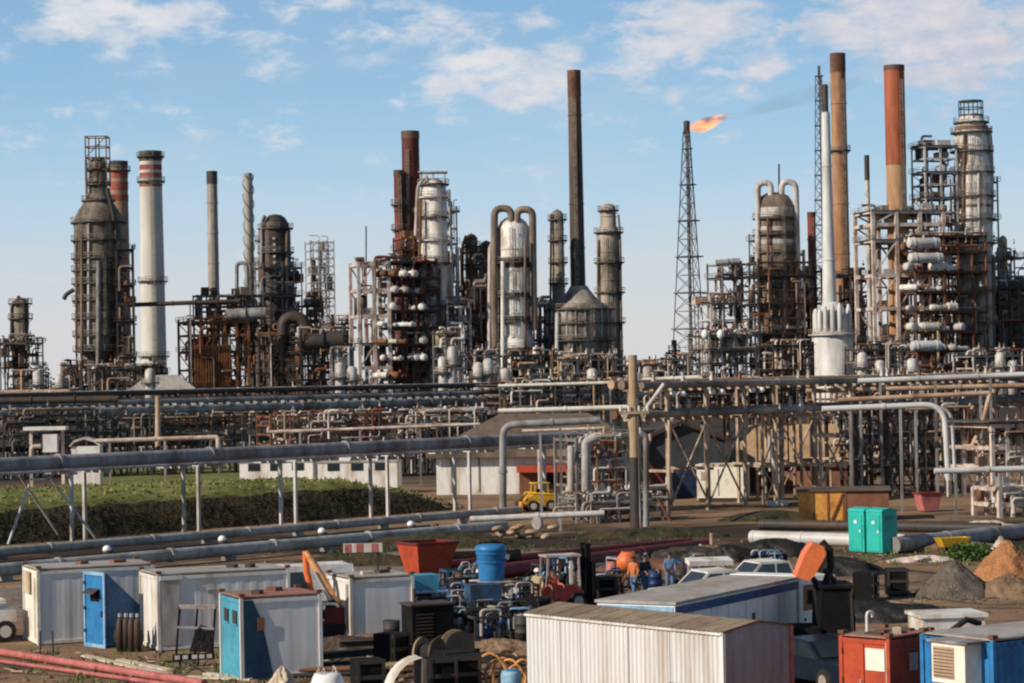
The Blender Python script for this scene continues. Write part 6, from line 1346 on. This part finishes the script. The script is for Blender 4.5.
# ================================================================ GROUND, FLAME, SKY, SUN, CAMERA
def ground_mat():
    m = bpy.data.materials.new('yard earth'); m.use_nodes = True; nt = m.node_tree; N = nt.nodes; L = nt.links; b = N['Principled BSDF']
    b.inputs['Roughness'].default_value = .95; b.inputs['Specular IOR Level'].default_value = .1
    g = N.new('ShaderNodeNewGeometry')
    def noise(sc,det,seed=0):
        mp = N.new('ShaderNodeMapping'); mp.inputs['Location'].default_value = (seed,seed*2,0); mp.inputs['Scale'].default_value = (sc,sc,sc); L.new(g.outputs['Position'],mp.inputs[0])
        n = N.new('ShaderNodeTexNoise'); n.inputs['Scale'].default_value = 1; n.inputs['Detail'].default_value = det; n.inputs['Roughness'].default_value = .62; L.new(mp.outputs[0],n.inputs[0]); return n.outputs['Fac']
    def ramp(src,a,b_):
        r = N.new('ShaderNodeMapRange'); r.inputs[1].default_value = a; r.inputs[2].default_value = b_; L.new(src,r.inputs[0]); return r.outputs[0]
    def mix(f,a,c):
        x = N.new('ShaderNodeMix'); x.data_type = 'RGBA'; L.new(f,x.inputs[0])
        for i,k in ((6,a),(7,c)):
            if isinstance(k,tuple): x.inputs[i].default_value = (*k,1)
            else: L.new(k,x.inputs[i])
        return x.outputs[2]
    col = mix(ramp(noise(.16,6),.35,.62),(.20,.125,.075),(.285,.19,.12))
    col = mix(ramp(noise(.45,5,3),.55,.7),col,(.15,.075,.042))
    col = mix(ramp(noise(.07,4,9),.56,.66),col,(.06,.045,.036))
    col = mix(ramp(noise(2.2,5,5),.60,.75),col,(.33,.25,.18))
    col = mix(ramp(noise(4.5,3,15),.62,.72),col,(.07,.055,.045))
    sp = N.new('ShaderNodeSeparateXYZ'); L.new(g.outputs['Position'],sp.inputs[0])
    mp = N.new('ShaderNodeMapping'); mp.inputs['Rotation'].default_value = (0,0,.25); mp.inputs['Scale'].default_value = (.09,.42,1); L.new(g.outputs['Position'],mp.inputs[0])
    rn = N.new('ShaderNodeTexNoise'); rn.inputs['Scale'].default_value = 1; rn.inputs['Detail'].default_value = 5; rn.inputs['Distortion'].default_value = .4; L.new(mp.outputs[0],rn.inputs[0])
    col = mix(ramp(rn.outputs['Fac'],.54,.74),col,(.13,.085,.052)); col = mix(ramp(rn.outputs['Fac'],.46,.28),col,(.36,.25,.165))
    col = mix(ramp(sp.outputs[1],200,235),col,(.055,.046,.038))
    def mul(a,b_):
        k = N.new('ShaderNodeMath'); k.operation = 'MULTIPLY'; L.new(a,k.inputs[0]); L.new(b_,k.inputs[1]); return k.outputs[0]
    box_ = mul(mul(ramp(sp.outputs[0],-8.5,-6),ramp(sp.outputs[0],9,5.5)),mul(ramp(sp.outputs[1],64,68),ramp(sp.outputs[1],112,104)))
    col = mix(mul(box_,ramp(noise(.3,5,33),.36,.54)),col,(.038,.028,.021))  # shade among the crowded yard centre, painted into the earth colour
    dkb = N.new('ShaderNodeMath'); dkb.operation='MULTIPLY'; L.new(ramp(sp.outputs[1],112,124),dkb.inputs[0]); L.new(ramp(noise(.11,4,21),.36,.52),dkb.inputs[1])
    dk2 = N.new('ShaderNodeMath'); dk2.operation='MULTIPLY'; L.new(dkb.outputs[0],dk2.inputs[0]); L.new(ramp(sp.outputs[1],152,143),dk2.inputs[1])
    col = mix(dk2.outputs[0],col,(.045,.033,.024))  # pipe shadows painted into the earth as dark patches
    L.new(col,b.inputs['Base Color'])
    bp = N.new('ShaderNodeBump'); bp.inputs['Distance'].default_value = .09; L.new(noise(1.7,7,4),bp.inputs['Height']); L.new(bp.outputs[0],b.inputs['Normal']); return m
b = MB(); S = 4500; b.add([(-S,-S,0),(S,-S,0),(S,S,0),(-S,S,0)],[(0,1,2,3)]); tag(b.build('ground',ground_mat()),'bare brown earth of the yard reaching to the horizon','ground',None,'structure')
def sheet(name,label,pts,z,mat): tag(MB().add([(p.x,p.y,z) for p in pts],[tuple(range(len(pts)))]).build(name,mat),label,'ground',None,'structure')
m_road = M('packed grey track',(.20,.165,.14),(.15,.115,.09),.5,.4,.95,bump=.04,fine=.3)
sheet('track','packed grey dirt track between the left cabins and the ground pipelines',[PA+NA*-33+DA*-40,PA+NA*-33+DA*14,PA+NA*-21.5+DA*14,PA+NA*-21.5+DA*-40],.006,m_road)
sheet('grass_verge','flat strip of green grass beyond the elevated pipeline at left',[W(80,452,215)*1,W(268,449,215),W(268,443,320),W(60,446,320)],.006,m_turf)
# loose stones
q = MB()
for k in range(3200):
    D = R.uniform(62,128); x = R.uniform(-.23,.23)*D; r = R.uniform(.02,.09)*(2 if R.random()<.05 else 1)
    a = R.uniform(0,6); vs = [(x+r*math.cos(a+i*2.1)*R.uniform(.7,1.2),D+r*math.sin(a+i*2.1)*R.uniform(.7,1.2),0) for i in range(3)]+[(x,D,r*.8)]
    q.add(vs,[(0,1,3),(1,2,3),(2,0,3)])
tag(q.build('rubble',m_gravel),'small stones and rubble strewn over the yard','rubble',None,'stuff')
for mm_,lab_,cnt_ in ((m_dark,'dark scraps of metal and timber strewn about the yard',420),(m_tan,'pale splinters and offcuts strewn about the yard',260),(m_soil,'brown clods and rubble strewn about the yard',700)):
    q = MB()
    for k in range(cnt_):
        px, py = R.choice([(R.uniform(0,330),R.uniform(652,688)),(R.uniform(300,540),R.uniform(625,688)),(R.uniform(380,540),R.uniform(600,650)),(R.uniform(690,1024),R.uniform(540,566)),(R.uniform(540,760),R.uniform(560,600))]); p = G(px,py); r = R.uniform(.03,.16)*(1.8 if R.random()<.15 else 1); a = R.uniform(0,pi); h = R.uniform(.02,.10)
        m3 = Matrix.Rotation(a,3,'Z') @ Matrix.Rotation(R.uniform(-.3,.3),3,'Y')
        if mm_ is m_soil: q.ell((p.x,p.y,h*.2),(r,r*R.uniform(.5,1),h),6,4)
        else: q.box((p.x,p.y,h/2+.02),(r*R.uniform(1,5),r*.35,h*.5),0,m3)
    tag(q.build('debris',mm_),lab_,'debris',None,'stuff')
# ---- flame and smoke
def vol_mat(name,emis=None,dens=1.0,col=(1,1,1),noise=.5,off=(.42,.62),sc=(1,1,1)):
    m = bpy.data.materials.new(name); m.use_nodes = True; nt = m.node_tree; N = nt.nodes; L = nt.links; N.remove(N['Principled BSDF']); out = N['Material Output']
    v = N.new('ShaderNodeVolumePrincipled'); tc = N.new('ShaderNodeTexCoord'); mp = N.new('ShaderNodeMapping'); mp.inputs['Scale'].default_value = sc; L.new(tc.outputs['Object'],mp.inputs[0])
    n = N.new('ShaderNodeTexNoise'); n.inputs['Scale'].default_value = noise; n.inputs['Detail'].default_value = 4; L.new(mp.outputs[0],n.inputs[0])
    r = N.new('ShaderNodeMapRange'); r.inputs[1].default_value, r.inputs[2].default_value = off; r.inputs[4].default_value = dens; L.new(n.outputs['Fac'],r.inputs[0])
    v.inputs['Color'].default_value = (*col,1); L.new(r.outputs[0],v.inputs['Density'])
    if emis:
        v.inputs['Density'].default_value = .32
        for l in list(v.inputs['Density'].links): L.remove(l)
        v.inputs['Emission Color'].default_value = (*emis,1); L.new(r.outputs[0],v.inputs['Emission Strength'])
    L.new(v.outputs[0],out.inputs['Volume']); return m
tip = W(688,129,780); s = F/780
q = MB(); pts = []; rad = []
P2 = [(688,130,.9),(692,128,2.4),(697,126.5,3.6),(704,125,4.3),(711,122.5,3.9),(718,119.5,2.8),(725,116.5,1.7),(731,114.5,.6)]
for px,py,r in P2: w = W(px,py,780); pts.append(w-tip+Vector((0,0,.25*math.sin(px)))); rad.append(r*1.25/s*1.35)
fl = q.tube(pts,rad,12).build('flame',vol_mat('gas flame',(1.0,.34,.075),.78,(0,0,0),.45,(.36,.62),(.45,1,1))); fl.location = tip; tag(fl,'orange gas flame streaming right from the flare tip','flame')
q = MB(); pts = []; rad = []
for px,py,r in ((712,122,2),(724,118,3),(738,114,4.5),(765,107,6.5),(800,97,9),(835,88,9),(862,80,5)): w = W(px,py,782); pts.append(w-tip); rad.append(r/s)
sm = q.tube(pts,rad,16).build('smoke',vol_mat('drifting smoke',None,.07,(.36,.28,.31),.13,(.26,.80),(.55,1,1))); sm.location = tip; tag(sm,'thin mauve smoke drifting right from the flare flame','smoke',None,'stuff')
# ---- sky
SE, SA = math.radians(30), math.atan2(-.875,-.484)      # sun elevation; azimuth of the sun measured from +y towards +x
sd = Vector((math.sin(SA)*math.cos(SE),math.cos(SA)*math.cos(SE),math.sin(SE)))
w = bpy.data.worlds.new('World'); bpy.context.scene.world = w; w.use_nodes = True; nt = w.node_tree; N = nt.nodes; L = nt.links; bg = N['Background']
sky = N.new('ShaderNodeTexSky'); sky.sky_type = 'NISHITA'; sky.sun_disc = False; sky.sun_elevation = SE; sky.sun_rotation = SA; sky.air_density = 1.0; sky.dust_density = .6; sky.ozone_density = 1.6
tc = N.new('ShaderNodeTexCoord'); sp = N.new('ShaderNodeSeparateXYZ'); L.new(tc.outputs['Generated'],sp.inputs[0])
def math_(op,a,b_=None,c=None,clamp=False):
    n = N.new('ShaderNodeMath'); n.operation = op; n.use_clamp = clamp
    for i,k in enumerate((a,b_,c)):
        if k is None: continue
        if isinstance(k,(int,float)): n.inputs[i].default_value = k
        else: L.new(k,n.inputs[i])
    return n.outputs[0]
X, Y, Z = sp.outputs
L.new(tc.outputs['Generated'],sky.inputs[0])
def mixc(f,a,c):
    x = N.new('ShaderNodeMix'); x.data_type = 'RGBA'
    if isinstance(f,(int,float)): x.inputs[0].default_value = f
    else: L.new(f,x.inputs[0])
    for i,k in ((6,a),(7,c)):
        if isinstance(k,tuple): x.inputs[i].default_value = (*k,1)
        else: L.new(k,x.inputs[i])
    return x.outputs[2]
rp = N.new('ShaderNodeValToRGB'); e = rp.color_ramp.elements
stops = [(0.0,(.68,.69,.715)),(.14,(.68,.70,.73)),(.28,(.61,.69,.765)),(.44,(.48,.67,.845)),(.62,(.36,.60,.83)),(.85,(.26,.505,.785)),(1.0,(.235,.465,.755))]
e[0].position, e[0].color = stops[0][0], (*stops[0][1],1); e[1].position, e[1].color = stops[-1][0], (*stops[-1][1],1)
for p_,c_ in stops[1:-1]: n_ = e.new(p_); n_.color = (*c_,1)
hz = math_('DIVIDE',Z,.165,None,True); L.new(hz,rp.inputs[0])
SK = 10.0                                      # ramp is in display units; the Background strength is 1/SK
sc_ = N.new('ShaderNodeVectorMath'); sc_.operation = 'SCALE'; L.new(rp.outputs[0],sc_.inputs[0]); sc_.inputs['Scale'].default_value = SK
haze = mixc(math_('MULTIPLY_ADD',math_('SMOOTH_MIN',math_('MULTIPLY',Z,1.8),1.0,.2),-.75,.92,True),sky.outputs[0],sc_.outputs[0])
def gaus(x0,z0,sx,sz,amp):
    a = math_('MULTIPLY',math_('SUBTRACT',X,x0),1/sx); c = math_('MULTIPLY',math_('SUBTRACT',Z,z0),1/sz)
    r = math_('ADD',math_('MULTIPLY',a,a),math_('MULTIPLY',c,c)); return math_('MULTIPLY',math_('POWER',2.718,math_('MULTIPLY',r,-1)),amp)
def dirn(px,py): v = (W(px,py,1000)-Vector((0,0,H))).normalized(); return v.x, v.z
def noise_(sx,sz,det,seed,rough=.6,dist=0.0):
    mp = N.new('ShaderNodeMapping'); mp.inputs['Scale'].default_value = (sx,sx,sz); mp.inputs['Location'].default_value = (seed,seed*.7,seed*1.3); L.new(tc.outputs['Generated'],mp.inputs[0])
    n = N.new('ShaderNodeTexNoise'); n.inputs['Scale'].default_value = 1; n.inputs['Detail'].default_value = det; n.inputs['Roughness'].default_value = rough; n.inputs['Distortion'].default_value = dist; L.new(mp.outputs[0],n.inputs[0]); return n.outputs['Fac']
mask = None
for px,py,sx,sy,amp in ((130,22,80,24,.34),(70,5,40,12,.2),(160,106,22,9,.26),(330,2,50,8,.22),(470,14,70,10,.2),(540,78,45,24,.33),(455,85,34,20,.28),(500,60,70,30,.12),(420,35,40,9,.2),(690,30,55,30,.33),(770,68,26,12,.3),(860,22,120,30,.3),(980,35,70,45,.27),(640,72,20,7,.18),(230,135,110,14,.08),(470,60,20,6,.15),(60,118,60,12,.1),(720,95,60,10,.16),(300,60,60,12,.12),(930,70,60,16,.2)):
    x0,z0 = dirn(px,py); g_ = gaus(x0,z0,sx/F*1.15,sy/F*1.2,amp); mask = g_ if mask is None else math_('ADD',mask,g_)
cn = noise_(48,104,8,2.0,.60,.25); cl = math_('ADD',cn,mask)
mr = N.new('ShaderNodeMapRange'); mr.interpolation_type = 'SMOOTHSTEP'; mr.inputs[1].default_value = .55; mr.inputs[2].default_value = .86; mr.inputs[4].default_value = .86; L.new(cl,mr.inputs[0])
cn2 = noise_(60,140,6,7.0); 
r2 = N.new('ShaderNodeMapRange'); r2.inputs[1].default_value = .35; r2.inputs[2].default_value = .65; L.new(cn2,r2.inputs[0])
xr = math_('MULTIPLY_ADD',X,3.2,.15,True)
ccol = mixc(r2.outputs[0],mixc(xr,(.66*SK,.69*SK,.76*SK),(.50*SK,.53*SK,.64*SK)),mixc(xr,(.84*SK,.82*SK,.82*SK),(.76*SK,.68*SK,.69*SK)))
c1 = mixc(mr.outputs[0],haze,ccol)
# broad faint hazy veil low down
veil = noise_(9,40,5,11.0,.55); v2 = N.new('ShaderNodeMapRange'); v2.inputs[1].default_value = .45; v2.inputs[2].default_value = .75; v2.inputs[4].default_value = .45; L.new(veil,v2.inputs[0])
c2 = mixc(math_('MULTIPLY',v2.outputs[0],math_('SUBTRACT',1.0,math_('MULTIPLY',Z,5.5),None,True)),c1,(.70*SK,.69*SK,.72*SK))
dk = math_('MULTIPLY_ADD',math_('SUBTRACT',Z,.17),-1.4,1.0,True); dk = math_('MAXIMUM',dk,.48); ds = N.new('ShaderNodeVectorMath'); ds.operation = 'SCALE'; L.new(c2,ds.inputs[0]); L.new(dk,ds.inputs['Scale'])
L.new(ds.outputs[0],bg.inputs['Color']); bg.inputs['Strength'].default_value = .1
# ---- sun
sl = bpy.data.lights.new('sun','SUN'); sl.energy = 5.0; sl.angle = math.radians(.55); sl.color = (1.0,.885,.73)
so = bpy.data.objects.new('sun',sl); C.objects.link(so); so.rotation_euler = (-sd).to_track_quat('-Z','Y').to_euler(); so.location = sd*200
# ---- camera
cd = bpy.data.cameras.new('camera'); cd.sensor_width = 36; cd.lens = F*36/1024; cd.clip_end = 12000; cd.clip_start = 1
co = bpy.data.objects.new('camera',cd); C.objects.link(co); tilt = math.atan((HV-341.5)/F)
co.matrix_world = Matrix.Translation((0,0,H)) @ Matrix.Rotation(pi/2+tilt,4,'X') @ Matrix.Rotation(-PHI,4,'Z')
sn = bpy.context.scene; sn.camera = co; sn.view_settings.view_transform = 'Standard'; sn.view_settings.look = 'None'; sn.view_settings.exposure = 0; sn.view_settings.gamma = 1
sn.render.engine = 'CYCLES'; sn.cycles.use_denoising = True; sn.cycles.filter_width = 2.2; sn.cycles.max_bounces = 5; sn.cycles.volume_bounces = 0; sn.cycles.transparent_max_bounces = 8

# ---- tyre tracks worn into the earth (4 mm sheets)
m_rut = M('damp rut earth',(.10,.066,.042),(.17,.11,.07),.5,1.6,.85,bump=.06,fine=.35)
for k,(pts,off) in enumerate((([(1040,606),(960,606),(860,590),(740,572),(640,566)],0),([(1040,572),(940,580),(880,592),(840,606)],0),([(-30,664),(120,676),(330,664),(420,690)],0),([(150,572),(260,566),(420,560),(540,552)],0))):
    c = rnd([G(*p_) for p_ in pts],6,8)
    for w0 in (-.85,.85):
        q = MB(); vs = []
        for i,p_ in enumerate(c):
            t_ = (c[min(i+1,len(c)-1)]-c[max(i-1,0)]).normalized(); n_ = Vector((-t_.y,t_.x,0)); wv = .17+.05*math.sin(i*1.7+k)
            vs += [p_+n_*(w0-wv),p_+n_*(w0+wv)]
        vs = [(v.x,v.y,.010+.001*k+.0004*(w0>0)) for v in vs]
        tag(q.add(vs,[(2*i,2*i+1,2*i+3,2*i+2) for i in range(len(c)-1)]).build('tyre_track',m_rut),'damp tyre track pressed into the yard earth','ground',None,'structure')
